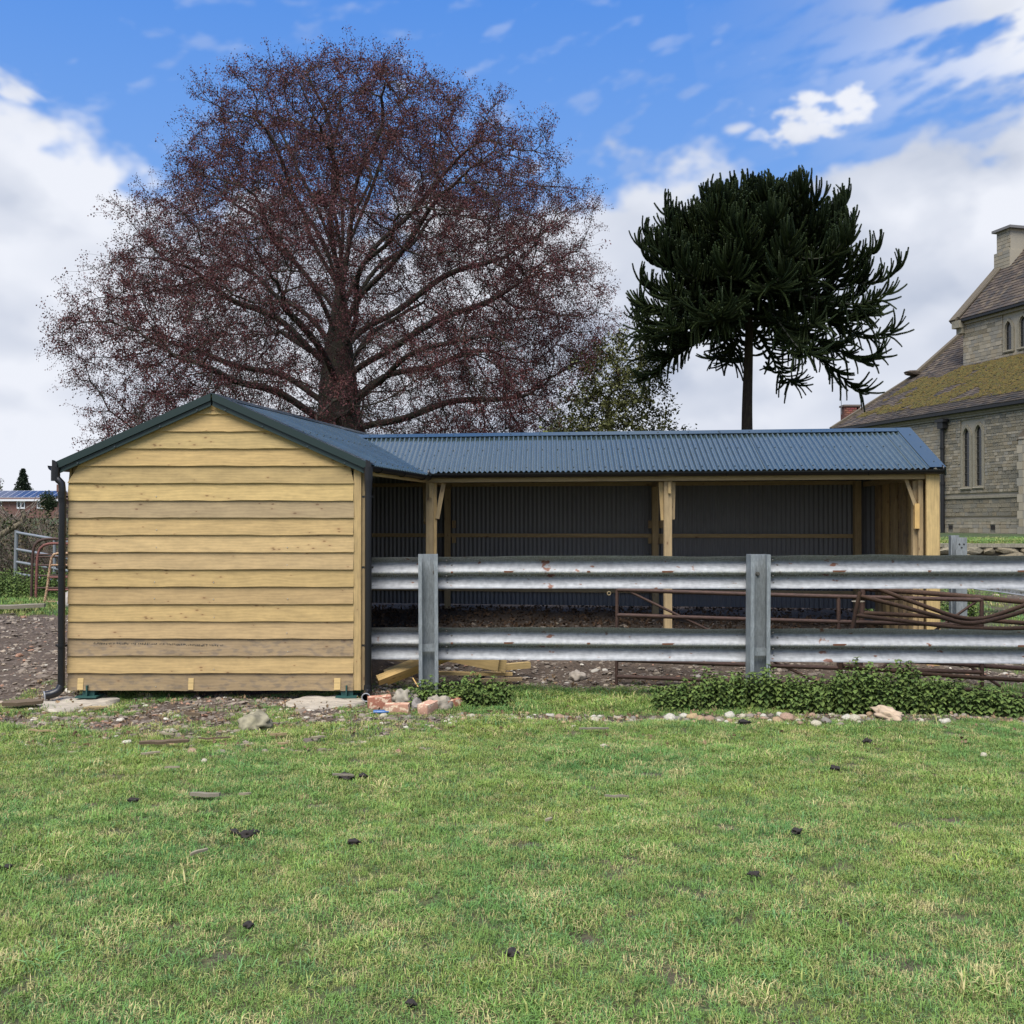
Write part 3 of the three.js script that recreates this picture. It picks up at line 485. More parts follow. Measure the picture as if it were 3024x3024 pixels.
POSTX.forEach((x, i) => {                                        // I-section posts: two flange edges and the web set back between them
  const { d } = bAt(x), h = 1.392 + i * 0.008, yb = -0.12, w = 0.185, zf = -(d - 0.09);
  const prof = []; const g = mergeGeometries([boxGeo(0.034, h - yb, 0.012).translate(-w / 2 + 0.017, 0, 0.078), boxGeo(0.034, h - yb, 0.012).translate(w / 2 - 0.017, 0, 0.078), boxGeo(0.010, h - yb, 0.145).translate(-w / 2 + 0.005, 0, 0), boxGeo(0.010, h - yb, 0.145).translate(w / 2 - 0.005, 0, 0), boxGeo(w - 0.02, h - yb, 0.01).translate(0, 0, -0.055)]);
  const p = mesh('post', g, galvPost, barrier); p.position.set(x, (h + yb) / 2, zf - 0.02); p.rotation.y = 0.06; p.rotation.z = i === 0 ? 0.006 : i === 1 ? -0.008 : 0;
  if (i < 2) { const c = mesh('cross_plate', boxGeo(w - 0.045, 0.072, 0.01), galvPost, p); c.position.set(0, 0.50 - (h + yb) / 2, 0.03); const b = mesh('bolt', mergeGeometries([new THREE.CylinderGeometry(0.014, 0.014, 0.02, 6).rotateX(Math.PI / 2), new THREE.CylinderGeometry(0.022, 0.022, 0.004, 12).rotateX(Math.PI / 2).translate(0, 0, -0.01)]), boltSteel, p); b.position.set(i ? 0.01 : 0.062, 1.215 - (h + yb) / 2, -0.04); }
});
// a loose post beyond the shelter's end
{
  const p = thing('steel_post', 'upright galvanised steel post with three bolt holes standing beyond the shelter end', 'post'); p.position.set(5.89, groundY(5.89, 13.5) - 0.05, -13.5); p.rotation.y = -0.25;
  const m = mesh('web', boxGeo(0.012, 1.33, 0.16), galvPost, p); m.position.set(-0.115, 0.65, 0);
  const f = mesh('flange', boxGeo(0.135, 1.30, 0.01), galvPost, p); f.position.set(0.005, 0.64, 0.085); mesh('flange', boxGeo(0.13, 1.33, 0.01), galvPost, p).position.set(-0.06, 0.65, -0.085);
  for (const [x, y] of [[-0.02, 1.20], [0.035, 1.20], [0.008, 1.155]]) mesh('bolt_hole', new THREE.CylinderGeometry(0.011, 0.011, 0.004, 14).rotateX(Math.PI / 2), std({ color: lin(0.015, 0.015, 0.016), roughness: 0.9 }), p).position.set(x, y, 0.0915);
}
// ---------------------------------------------------------------- old tubular gates stacked behind the barrier
function pipe(name, pts, r, mat, parent) { return mesh(name, capTube(pts, r, 9), mat, parent); }
{
  const g1 = thing('tubular_gate', 'long rusty brown tubular field gate with diagonal braces leaning behind the crash barrier', 'gate');
  const W = (x, y) => V(x, y, 10.42 - (x - 1.065) * 0.135);
  for (const [yl, yr] of [[1.012, 0.945], [0.757, 0.70], [0.302, 0.245], [0.135, 0.075]]) pipe('bar', [W(1.065, yl), W(2.8, (yl + yr) / 2 - 0.006), W(4.55, yr)], 0.021, pipeRust, g1);
  pipe('stile', [W(1.065, 1.05), W(1.06, 0.04)], 0.017, pipeRust, g1); pipe('stile', [W(3.22, 0.97), W(3.22, -0.02)], 0.02, pipeRust, g1); pipe('stile', [W(4.55, 0.97), W(4.55, -0.02)], 0.02, pipeRust, g1);
  pipe('brace', [W(1.2, 0.99), W(2.3, 0.46), W(3.2, 0.03)], 0.013, pipeRust, g1); pipe('brace', [W(4.5, 0.93), W(3.3, 0.03)], 0.013, pipeRust, g1);
  mesh('hinge_eye', new THREE.TorusGeometry(0.017, 0.006, 6, 14), std({ color: lin(0.25, 0.19, 0.1), roughness: 0.7 }), g1).position.copy(W(0.985, 0.975));
  const g2 = thing('tubular_gate', 'bent rusty tubular gate with sagging bars stacked in front of the longer gate', 'gate');
  const X = (x, y, k = 0) => V(x, y, 9.93 - (x - 3.2) * 0.10 + k);
  pipe('stile', [X(3.36, 1.03), X(3.28, 0.64)], 0.021, pipeBrown, g2); pipe('stile', [X(3.18, 0.40), X(3.17, 0.05)], 0.022, pipeBrown, g2);
  pipe('bar', [X(3.36, 0.985), X(3.7, 0.90), X(4.03, 0.81), X(4.36, 0.735), X(4.7, 0.80), X(5.0, 0.9)], 0.021, pipeBrown, g2);
  pipe('bar', [X(3.5, 1.07, 0.05), X(3.92, 0.91, 0.05), X(4.3, 0.785, 0.05), X(4.5, 0.775, 0.05), X(4.8, 0.87, 0.05), X(5.1, 0.99, 0.05)], 0.021, pipeBrown, g2);
  pipe('bar', [X(3.31, 0.80), X(3.8, 0.745), X(4.2, 0.70), X(4.6, 0.685), X(5.0, 0.70)], 0.02, pipeBrown, g2);
  pipe('bar', [X(3.2, 0.31), X(4.0, 0.24), X(5.0, 0.19)], 0.02, pipeBrown, g2); pipe('bar', [X(4.05, 0.06), X(5.0, 0.03)], 0.02, pipeBrown, g2);
  const tw = mesh('tie_wire', new THREE.TorusGeometry(0.06, 0.003, 5, 16), std({ color: lin(0.5, 0.45, 0.35), roughness: 0.7 }), g2); tw.position.copy(X(3.36, 0.93, 0.05)); tw.rotation.x = Math.PI / 2;
  const g3 = thing('tubular_gate', 'heavy dark rusty tubular gate lying rearmost against the bent gate', 'gate');
  const Y = (x, y) => V(x, y, 10.13 - (x - 3.4) * 0.10);
  pipe('stile', [Y(3.46, 1.06), Y(3.42, 0.02)], 0.026, pipeRust, g3); pipe('bar', [Y(3.46, 1.045), Y(4.3, 0.985), Y(5.1, 0.91)], 0.026, pipeBrown, g3); pipe('bar', [Y(3.46, 0.805), Y(4.3, 0.765), Y(5.1, 0.71)], 0.022, pipeBrown, g3);
  pipe('bar', [Y(3.43, 0.365), Y(5.1, 0.27)], 0.022, pipeRust, g3); pipe('bar', [Y(3.43, 0.10), Y(5.1, 0.02)], 0.022, pipeRust, g3); pipe('brace', [Y(4.3, 0.40), Y(4.75, 0.1)], 0.014, pipeRust, g3);
  pipe('stile', [Y(5.1, 0.96), Y(5.1, 0.0)], 0.026, pipeRust, g3);
}
// a length of galvanised barrier lying on the ground far right
{
  const t = thing('loose_rail', 'short length of pale corrugated barrier rail lying on the ground behind the gates', 'rail'); const m = mesh('rail_length', railGeo(0, 2.4, 0.155, -0.155, 1), railMats[0], t); m.position.z = 10.0; m.rotation.y = 0.08; t.position.set(7.0, groundY(7.5, 15.5) + 0.32, -15.4); t.rotation.set(-0.95, 0.2, 0.02);
}
clock('barrier');
// ---------------------------------------------------------------- trees
// branch skeleton grown towards points scattered through the crown (space colonisation)
function grow(seedNodes, pts, { step, kill, reach, max, bias = [0, 0, 0], R, wander = 0.15 }) {
  const nx = [], ny = [], nz = [], par = []; for (const [x, y, z, p] of seedNodes) { nx.push(x); ny.push(y); nz.push(z); par.push(p); }
  const A = pts.length, best = new Float32Array(A).fill(1e9), who = new Int32Array(A).fill(-1), alive = new Uint8Array(A).fill(1), tries = new Map(); let from = 0;
  while (nx.length < max) {
    const N = nx.length;
    for (let a = 0; a < A; a++) if (alive[a]) { const p = pts[a]; for (let i = from; i < N; i++) { const dx = nx[i] - p[0], dy = ny[i] - p[1], dz = nz[i] - p[2], d = dx * dx + dy * dy + dz * dz; if (d < best[a]) { best[a] = d; who[a] = i; } } if (best[a] < kill * kill) alive[a] = 0; }
    from = N; const acc = new Map();
    for (let a = 0; a < A; a++) if (alive[a] && best[a] < reach * reach) { const i = who[a], p = pts[a], l = Math.sqrt(best[a]) || 1; let e = acc.get(i); if (!e) acc.set(i, e = [0, 0, 0]); e[0] += (p[0] - nx[i]) / l; e[1] += (p[1] - ny[i]) / l; e[2] += (p[2] - nz[i]) / l; }
    if (!acc.size) break; let added = 0;
    for (const [i, e] of acc) { if ((tries.get(i) ?? 0) > 3) continue; tries.set(i, (tries.get(i) ?? 0) + 1); const l0 = Math.hypot(...e) || 1; let x = e[0] / l0 + bias[0] + (R() - 0.5) * wander * 2, y = e[1] / l0 + bias[1] + (R() - 0.5) * wander * 2, z = e[2] / l0 + bias[2] + (R() - 0.5) * wander * 2; const l = Math.hypot(x, y, z) || 1; nx.push(nx[i] + x / l * step); ny.push(ny[i] + y / l * step); nz.push(nz[i] + z / l * step); par.push(i); added++; }
    if (!added) break;
    // points whose closest node keeps failing die off so that growth ends
    for (let a = 0; a < A; a++) if (alive[a] && R() < 0.012) alive[a] = 0;
  }
  return { nx, ny, nz, par };
}
function radii(t, tip, exp, base) {
  const n = t.par.length, s = new Float64Array(n), kids = new Int32Array(n); for (let i = n - 1; i >= 0; i--) { if (!kids[i]) s[i] = Math.pow(tip, exp); if (t.par[i] >= 0) { s[t.par[i]] += s[i]; kids[t.par[i]]++; } }
  const r = new Float64Array(n); for (let i = 0; i < n; i++) r[i] = Math.pow(s[i], 1 / exp); const k = base / r[0]; if (k < 1 || k > 1) for (let i = 0; i < n; i++) r[i] = r[i] > 0.06 ? r[i] * lerp(1, k, clamp((r[i] - 0.06) / 0.2)) : r[i];
  return { r, kids };
}
class Limbs {
  constructor() { this.P = []; this.N = []; this.I = []; }
  seg(a, b, ra, rb, sides) {
    const x = b[0] - a[0], y = b[1] - a[1], z = b[2] - a[2], l = Math.hypot(x, y, z) || 1e-6, dx = x / l, dy = y / l, dz = z / l;
    let ux = dy, uy = -dx, uz = 0; if (Math.abs(dz) < 0.9) { ux = -dy; uy = dx; uz = 0; if (Math.hypot(ux, uy) < 1e-3) { ux = 1; uy = 0; } } else { ux = 0; uy = dz; uz = -dy; } const ul = Math.hypot(ux, uy, uz) || 1; ux /= ul; uy /= ul; uz /= ul;
    const vx = dy * uz - dz * uy, vy = dz * ux - dx * uz, vz = dx * uy - dy * ux, o = this.P.length / 3;
    for (const [p, r] of [[a, ra], [b, rb]]) for (let k = 0; k < sides; k++) { const t = k / sides * 6.28318, c = Math.cos(t), s = Math.sin(t), qx = ux * c + vx * s, qy = uy * c + vy * s, qz = uz * c + vz * s; this.P.push(p[0] + qx * r, p[1] + qy * r, p[2] + qz * r); this.N.push(qx, qy, qz); }
    for (let k = 0; k < sides; k++) { const j = (k + 1) % sides; this.I.push(o + k, o + j, o + sides + k, o + j, o + sides + j, o + sides + k); }
  }
  geo(uvScale = 1) { const g = new THREE.BufferGeometry(); g.setAttribute('position', new THREE.Float32BufferAttribute(this.P, 3)); g.setAttribute('normal', new THREE.Float32BufferAttribute(this.N, 3)); const n = this.P.length / 3, U = new Float32Array(n * 2); for (let i = 0; i < n; i++) { U[i * 2] = (this.P[i * 3] + this.P[i * 3 + 2]) * uvScale; U[i * 2 + 1] = this.P[i * 3 + 1] * uvScale; } g.setAttribute('uv', new THREE.BufferAttribute(U, 2)); g.setIndex(this.I); return g; }
}
const barkTex = dataTex(256, 256, (x, y) => { const n = loop(x, 256, y * 0.02, 3, 3, 4), m = loop(x, 256, y * 0.1, 9, 12, 3), gr = sstep(0.05, 0.4, n), k = 1 + 0.28 * m; return [lerp(56, 68, gr) * k, lerp(49, 65, gr) * k, lerp(42, 48, gr) * k]; }, 0.7, 0.7);
const bark = std({ map: barkTex, bumpMap: barkTex, bumpScale: 0.02, roughness: 0.95 });
// a spray of small leaves, used thousands of times over
function spray(seed, n, size, spread, droop, fold = 0.35) {
  const R = rng(seed), t = new Tris();
  for (let i = 0; i < n; i++) {
    const o = new THREE.Vector3((R() - 0.5) * spread, (R() - 0.5) * spread, (R() - 0.5) * spread), d = new THREE.Vector3(R() - 0.5, (R() - 0.5) - droop, R() - 0.5).normalize(), sd = new THREE.Vector3(R() - 0.5, R() - 0.5, R() - 0.5).cross(d).normalize(), l = size * (0.7 + 0.6 * R()), w = l * 0.34, nn = d.clone().cross(sd).multiplyScalar(w * fold);
    const mid = o.clone().addScaledVector(d, l * 0.48), tip = o.clone().addScaledVector(d, l), a = mid.clone().addScaledVector(sd, w).add(nn), b = mid.clone().addScaledVector(sd, -w).add(nn);
    t.tri(o.toArray(), a.toArray(), tip.toArray()); t.tri(o.toArray(), tip.toArray(), b.toArray());
  }
  return t.geo();
}
function instanced(name, geo, mat, list, parent, col) { // list: [x,y,z, scale, rx, ry, rz, r,g,b]
  const im = new THREE.InstancedMesh(geo, mat, list.length), M = new THREE.Matrix4(), q = new THREE.Quaternion(), e = new THREE.Euler(), p = new THREE.Vector3(), s = new THREE.Vector3(), c = new THREE.Color();
  list.forEach((a, i) => { p.set(a[0], a[1], a[2]); if (Array.isArray(a[3])) s.set(...a[3]); else s.setScalar(a[3]); q.setFromEuler(e.set(a[4], a[5], a[6])); im.setMatrixAt(i, M.compose(p, q, s)); if (col) im.setColorAt(i, c.setRGB(a[7], a[8], a[9])); });
  im.name = parent === scene ? numbered(name) : name; im.castShadow = im.receiveShadow = true; stuff(im); parent.add(im); return im;
}
function makeTree(name, label, { base, R, seeds, pts, opt, tip, exp, baseR, twigs, leafSets, twigLen, jitterTwig = 1, leafKeep }) {
  const T = thing(name, label, 'tree'); T.position.copy(base);
  const t = grow(seeds, pts, opt), { r, kids } = radii(t, tip, exp, baseR), n = t.par.length, P = (i) => [t.nx[i], t.ny[i], t.nz[i]];
  for (let it = 0; it < 2; it++) { const sx0 = t.nx.slice(), sy0 = t.ny.slice(), sz0 = t.nz.slice(), cx = new Float64Array(n), cy = new Float64Array(n), cz = new Float64Array(n), cc = new Int32Array(n); for (let i = 1; i < n; i++) { const p = t.par[i]; cx[p] += sx0[i]; cy[p] += sy0[i]; cz[p] += sz0[i]; cc[p]++; } for (let i = seeds.length; i < n; i++) if (cc[i]) { const p = t.par[i]; t.nx[i] = 0.5 * sx0[i] + 0.25 * sx0[p] + 0.25 * cx[i] / cc[i]; t.ny[i] = 0.5 * sy0[i] + 0.25 * sy0[p] + 0.25 * cy[i] / cc[i]; t.nz[i] = 0.5 * sz0[i] + 0.25 * sz0[p] + 0.25 * cz[i] / cc[i]; } }
  const big = new Limbs(), small = new Limbs(), leaves = leafSets.map(() => []);
  for (let i = 1; i < n; i++) { const p = t.par[i], ra = Math.min(r[p], r[i] * 1.6 + 0.004), rb = r[i]; if (rb > 0.05) big.seg(P(p), P(i), ra, rb, rb > 0.2 ? 14 : 8); else small.seg(P(p), P(i), ra, rb, 4); }
  // twigs and leaves on the thin wood
  const leafAt = (x, y, z) => { if (leafKeep && R() > leafKeep(x, y, z)) return; const k = Math.floor(R() * leafSets.length), ls = leafSets[k], c = ls.col(R, x, y, z); leaves[k].push([x, y, z, ls.s * (0.7 + 0.6 * R()), (R() - 0.5) * 1.2, R() * 6.28, (R() - 0.5) * 1.2, c[0], c[1], c[2]]); };
  for (let i = seeds.length; i < n; i++) {
    if (r[i] > 0.03) continue; const p = t.par[i], dx = t.nx[i] - t.nx[p], dy = t.ny[i] - t.ny[p], dz = t.nz[i] - t.nz[p];
    const m = kids[i] ? twigs * 0.7 : twigs * 1.6, cnt = Math.floor(m + R());
    for (let k = 0; k < cnt; k++) {
      let x = t.nx[i], y = t.ny[i], z = t.nz[i], vx = dx * 1.4 + (R() - 0.5) * 0.9 * jitterTwig, vy = dy * 1.4 + (R() - 0.42) * 0.8 * jitterTwig, vz = dz * 1.4 + (R() - 0.5) * 0.9 * jitterTwig, l = Math.hypot(vx, vy, vz) || 1; const len = twigLen * (0.5 + R());
      let q = [x, y, z];
      for (let s = 0; s < 3; s++) { vx = vx / l + (R() - 0.5) * 0.5; vy = vy / l + (R() - 0.5) * 0.5; vz = vz / l + (R() - 0.5) * 0.5; l = Math.hypot(vx, vy, vz); const e = [q[0] + vx / l * len / 3, q[1] + vy / l * len / 3, q[2] + vz / l * len / 3]; small.seg(q, e, tip * (0.8 - s * 0.2), tip * (0.6 - s * 0.18), 3); q = e; if (R() < 0.95) leafAt(q[0], q[1], q[2]); if (R() < 0.6) leafAt(q[0] + (R() - 0.5) * 0.16, q[1] + (R() - 0.5) * 0.16, q[2] + (R() - 0.5) * 0.16); }
    }
  }
  mesh('trunk', big.geo(), bark, T); stuff(mesh('branches', small.geo(), bark, T));
  leafSets.forEach((ls, k) => instanced('crown', ls.geo, ls.mat, leaves[k], T, true));
  console.log(name, n, leaves.map((a) => a.length).join(), small.I.length / 3);
  return T;
}
const leafMat = (o = {}) => new THREE.MeshPhysicalMaterial({ color: 0xffffff, roughness: 0.65, specularIntensity: 0.35, side: THREE.DoubleSide, ...o });

// copper beech
{
  const R = rng(101), H = [[1.6, 6.6, 6.2], [3.4, 7.6, 7.2], [5.2, 7.75, 7.8], [6.8, 7.6, 8.3], [8.7, 6.6, 8.2], [10.5, 5.5, 7.5], [11.9, 4.8, 6.6], [13.1, 4.3, 4.0], [13.8, 3.0, 3.2], [14.5, 1.2, 1.1]];
  const prof = (y, k) => curve(H.map((h) => [h[0], h[k]]), y);
  const pts = [];
  while (pts.length < 9500) {
    const y = 1.8 + R() * 12.6, a = R() * 6.283, c = Math.cos(a), rad = lerp(prof(y, 1), prof(y, 2), (c + 1) / 2) * (0.94 + 0.12 * noise3(c * 2, y * 0.35, Math.sin(a) * 2)), q = Math.pow(R(), 0.55); if (R() > (rad / 8.2) ** 1.3 + 0.08) continue;
    if (q < 0.32 && y < 11) continue; const lump = noise3(c * rad * q * 0.33, y * 0.36, Math.sin(a) * rad * q * 0.33); if (lump < -0.42 && R() < 0.8) continue;
    pts.push([c * rad * q, y - 0.35 * q * q * sstep(6, 3, y) * 2, Math.sin(a) * rad * q * 0.92]);
  }
  const seeds = []; for (let i = 0; i <= 26; i++) { const y = -0.4 + i * 0.36; seeds.push([0.06 * Math.sin(y * 0.9) - 0.012 * y, y, 0.05 * Math.cos(y * 0.7), i - 1]); }
  // the great limbs: low ones reach out almost level, the upper ones climb
  for (let k = 0; k < 34; k++) {
    const f = k / 33, h0 = lerp(2.3, 8.6, Math.pow(f, 0.9)), a = k * 2.39996 + 0.5, c = Math.cos(a), si = Math.sin(a) * 0.92, climb = lerp(0.18, 1.5, Math.pow(f, 1.1)) * (0.8 + 0.4 * R()), yTop = h0 + lerp(1.2, 5.6, f), rad = lerp(prof(yTop, 1), prof(yTop, 2), (c + 1) / 2) * lerp(0.66, 0.58, f), n = Math.round(rad / 0.3 * (1 + climb * 0.35));
    let p = Math.min(26, Math.round((h0 + 0.4) / 0.36)), w1 = R() * 6, w2 = R() * 6;
    for (let i = 1; i <= n; i++) { const s = i / n, q = rad * Math.pow(s, lerp(1.0, 1.25, f)), y = h0 + (yTop - h0) * Math.pow(s, lerp(0.7, 0.95, f)) - lerp(0.5, 0, f) * s * s, jig = 0.16 * Math.sin(s * 9 + w1) * s, jy = 0.10 * Math.sin(s * 11 + w2); seeds.push([c * q - si * jig * 2, y + jy, si * q + c * jig * 2, p]); p = seeds.length - 1; }
  }
  const beechMat = leafMat({ roughness: 0.6 });
  const col = (R, x, y, z) => { const k = 0.75 + 0.5 * R(), w = R(); return w < 0.12 ? [0.125 * k, 0.052 * k, 0.042 * k] : [0.092 * k, 0.033 * k, 0.034 * k]; };
  makeTree('copper_beech_tree', 'broad spreading beech tree with sparse dark purple spring leaves behind the shelter', {
    base: V(-4.97, 0.55, 30), R, seeds, pts, opt: { step: 0.26, kill: 0.40, reach: 3, max: 20000, bias: [0, 0.04, 0], R, wander: 0.22 }, tip: 0.0085, exp: 1.9, baseR: 0.82, twigs: 3.1, twigLen: 0.62, leafKeep: (x, y, z) => 0.30 + 0.70 * sstep(0.35, 0.72, Math.hypot(x, z * 1.08, Math.max(0, y - 6.5) * 0.9) / 8) - 0.55 * sstep(-0.05, -0.5, noise3(x * 0.42, y * 0.62, z * 0.42)),
    leafSets: [1, 2, 3].map((s) => ({ geo: spray(s * 17, 9, 0.043, 0.20, 0.35), mat: beechMat, s: 1, col })),
  });
}
// ivy-clad evergreen between the beech and the monkey puzzle
{
  const R = rng(202), pts = [];
  const blobs = [[0, 3.9, 0, 1.3, 2.0, 1.3], [-0.7, 2.6, 0, 1.9, 1.4, 1.6], [0, 4.2, 0, 1.0, 1.9, 1.0], [0.75, 4.9, 0, 0.9, 1.2, 0.8], [1.0, 3.0, 0.1, 1.1, 1.3, 1.1], [-2.2, 2.0, 0, 1.6, 1.0, 1.2]];
  for (let i = 0; i < 3000; i++) { const b = blobs[Math.floor(R() * blobs.length)], a = R() * 6.283, e = Math.acos(2 * R() - 1), q = Math.pow(R(), 0.4); pts.push([b[0] + b[3] * q * Math.sin(e) * Math.cos(a), b[1] + b[4] * q * Math.cos(e), b[2] + b[5] * q * Math.sin(e) * Math.sin(a)]); }
  const seeds = []; for (let i = 0; i <= 12; i++) seeds.push([0.04 * Math.sin(i), -0.3 + i * 0.4, 0, i - 1]);
  const m = leafMat({ roughness: 0.45 });
  makeTree('evergreen_tree', 'ragged olive-green evergreen tree rising behind the long corrugated roof', { base: V(2.65, 0.6, 28), R, seeds, pts, opt: { step: 0.2, kill: 0.3, reach: 4, max: 6000, R, wander: 0.25 }, tip: 0.007, exp: 2.2, baseR: 0.2, twigs: 2.0, twigLen: 0.42,
    leafSets: [1, 2].map((s) => ({ geo: spray(s * 31, 5, 0.085, 0.17, 0.15), mat: m, s: 1, col: (R, x, y) => { const k = 0.6 + 0.7 * R(), pale = R() < 0.3 ? R() : 0; return [lerp(0.095, 0.19, pale) * k, lerp(0.10, 0.20, pale) * k, lerp(0.032, 0.085, pale) * k]; } })) });
  // low laurel-like bush with shoots that stand above the roof ridge
  const R2 = rng(203), p2 = []; for (let i = 0; i < 1600; i++) { const x = (R2() - 0.5) * 6.6, top = 2.6 + 0.45 * noise3(x * 0.8, 1, 4) - 0.10 * Math.max(0, x - 0.6); p2.push([x, top * Math.pow(R2(), 0.35), (R2() - 0.5) * 1.8]); }
  const s2 = []; for (let k = 0; k < 7; k++) { s2.push([(k - 3) * 0.9, -0.2, 0, k ? 0 : -1]); } for (let k = 0; k < 7; k++) s2.push([(k - 3) * 0.9, 0.3, 0, k]);
  makeTree('evergreen_bush', 'low yellow-green bush with thin shoots showing above the long roof ridge', { base: V(3.4, 0.6, 24), R: R2, seeds: s2, pts: p2, opt: { step: 0.2, kill: 0.3, reach: 3, max: 3000, R: R2, wander: 0.25 }, tip: 0.006, exp: 2.2, baseR: 0.05, twigs: 1.6, twigLen: 0.40,
    leafSets: [1].map((s) => ({ geo: spray(77, 5, 0.085, 0.15, 0.05), mat: m, s: 1, col: (R) => { const k = 0.6 + 0.7 * R(); return [0.16 * k, 0.17 * k, 0.055 * k]; } })) });
}
// monkey puzzle: a bare pole and rope-like, scale-leaved shoots
{
  const T = thing('monkey_puzzle_tree', 'tall dark monkey puzzle tree with rope-like spiky branches and bare trunk', 'tree'); T.position.copy(V(5.74, 0.55, 25));
  const R = rng(303), tr = new Limbs(); let prev = [0, -0.4, 0];
  for (let i = 1; i <= 26; i++) { const y = -0.4 + i * 0.352, p = [0.02 * Math.sin(y * 1.3) + y * 0.004, y, 0.02 * Math.cos(y)]; tr.seg(prev, p, 0.20 - (i - 1) * 0.0058, 0.20 - i * 0.0058, 12); prev = p; }
  mesh('trunk', tr.geo(), std({ map: barkTex, color: lin(0.75, 0.66, 0.6), bumpMap: barkTex, bumpScale: 0.03, roughness: 0.95 }), T);
  // a shoot: curved core wrapped in overlapping pointed scales
  function shootGeo(seed, bend, len) {
    const t = new Tris(), Rr = rng(seed), n = 22, at = (s) => new THREE.Vector3(len * (s - 0.18 * bend * bend * s * s), len * bend * s * s * 0.75, 0);
    for (let i = 0; i < n; i++) { const s = i / n, c = at(s), d = at(s + 0.02).sub(c).normalize(), w = 0.030 * (1 - 0.3 * s * s); for (let k = 0; k < 5; k++) { const a = k / 5 * 6.283 + i * 1.1, z = new THREE.Vector3(0, 0, 1), y = d.clone().cross(z).normalize(), o = y.clone().multiplyScalar(Math.cos(a)).addScaledVector(z, Math.sin(a)), q = y.clone().multiplyScalar(-Math.sin(a)).addScaledVector(z, Math.cos(a)), b = c.clone().addScaledVector(o, w * 0.35), tip = c.clone().addScaledVector(o, w * 1.4).addScaledVector(d, 0.034); t.tri(b.clone().addScaledVector(q, w * 0.85).toArray(), b.clone().addScaledVector(q, -w * 0.85).toArray(), tip.toArray()); } }
    for (let i = 0; i < 6; i++) { const c = at(i / 6), e = at((i + 1) / 6), w = 0.024 * (1 - i * 0.06); const m = basisBetween(c, e); m.setPosition(c.clone().add(e).multiplyScalar(0.5)); t.box(0, 0, 0, c.distanceTo(e) * 1.08, w * 1.3, w * 1.3, null, m); }
    return t.geo();
  }
  const kinds = [[1.0, 0.56], [1.3, 0.52], [0.65, 0.62], [-0.4, 0.7]].map(([b, l], i) => ({ geo: shootGeo(i + 1, b, l), list: [] }));
  const wood = new Limbs(), prof = (y) => curve([[4.8, 1.8], [5.4, 2.4], [6.0, 2.65], [6.8, 2.65], [7.5, 2.5], [8.1, 2.3], [8.55, 1.9], [8.8, 1.3], [9.1, 0.55]], y);
  const q = new THREE.Quaternion(), e = new THREE.Euler();
  const addShoot = (p, dir, up, s, hang) => { // local x along dir, local y bends towards up
    const x = dir.clone().normalize(), y = up.clone().addScaledVector(x, -up.dot(x)).normalize(), z = x.clone().cross(y), M = new THREE.Matrix4().makeBasis(x, y, z); e.setFromRotationMatrix(M);
    const k = kinds[hang ? (R() < 0.6 ? 3 : 2) : Math.floor(R() * 3)], v = 0.7 + 0.6 * R(), g = R(); k.list.push([p.x, p.y, p.z, s, e.x, e.y, e.z, 0.025 * v + 0.016 * g, 0.041 * v + 0.016 * g, 0.018 * v]);
  };
  let yy = 6.0, whorl = 0;
  while (yy < 8.98) {
    const cnt = 7 + Math.floor(R() * 3), h = clamp((yy - 6.0) / 2.9);
    for (let k = 0; k < cnt; k++) {
      const a = (k + R() * 0.5) / cnt * 6.283 + whorl * 0.9, right = (Math.cos(a) + 1) / 2; let len = prof(yy + lerp(-0.4, 0.1, h)) * (0.72 + 0.38 * R()) * lerp(0.98, lerp(1.26, 1.1, h), right); if (h < 0.10 && R() < 0.35) continue; len *= 1 + 0.22 * noise3(Math.cos(a) * 1.6, yy * 1.1, Math.sin(a) * 1.6);
      const droop = lerp(0.72, 0.46, Math.pow(h, 0.45)) + 0.22 * R() + (h < 0.16 && R() < 0.25 ? 0.45 : 0), rise = lerp(0.08, 0.22, h), n = 16; let p0 = null; const out = new THREE.Vector3(Math.cos(a), 0, Math.sin(a)), side = new THREE.Vector3(-Math.sin(a), 0, Math.cos(a)), sway = (R() - 0.5) * 0.3;
      const at = (s) => new THREE.Vector3(0, yy, 0).addScaledVector(out, len * s).addScaledVector(side, sway * len * s * s).add(new THREE.Vector3(0, len * (rise * s - droop * s * s * 0.9 + 0.34 * Math.pow(s, 5)), 0));
      for (let i = 0; i <= n; i++) {
        const s = i / n, p = at(s); if (p0) wood.seg(p0.toArray(), p.toArray(), 0.036 * (1 - 0.6 * (s - 1 / n)), 0.036 * (1 - 0.6 * s), 5); p0 = p; if (s < 0.18) continue;
        const d = at(Math.min(1, s + 0.02)).sub(at(s - 0.02)).normalize(), low = h < 0.3;
        for (const sd of [-1, 1]) for (let m = 0; m < (s > 0.5 ? 3 : 2); m++) { if (R() < 0.14) continue; const dir = side.clone().multiplyScalar(sd * (0.5 + 0.5 * R())).addScaledVector(d, 0.55 + 0.5 * R()).add(new THREE.Vector3(0, low ? -0.55 * R() - 0.1 : (R() - 0.5) * 0.6, 0)), hang = low && R() < 0.55; addShoot(p, dir, hang ? new THREE.Vector3(0, -1, 0) : UP, (0.85 + 0.4 * R()) * lerp(1.0, 0.85, s), hang); }
        if (i === n) { addShoot(p, d.clone().add(new THREE.Vector3(0, 0.25, 0)), UP, 0.9, false); addShoot(p, d.clone().addScaledVector(side, 0.4), UP, 0.8, false); }
      }
    }
    yy += lerp(0.22, 0.16, h); whorl++;
  }
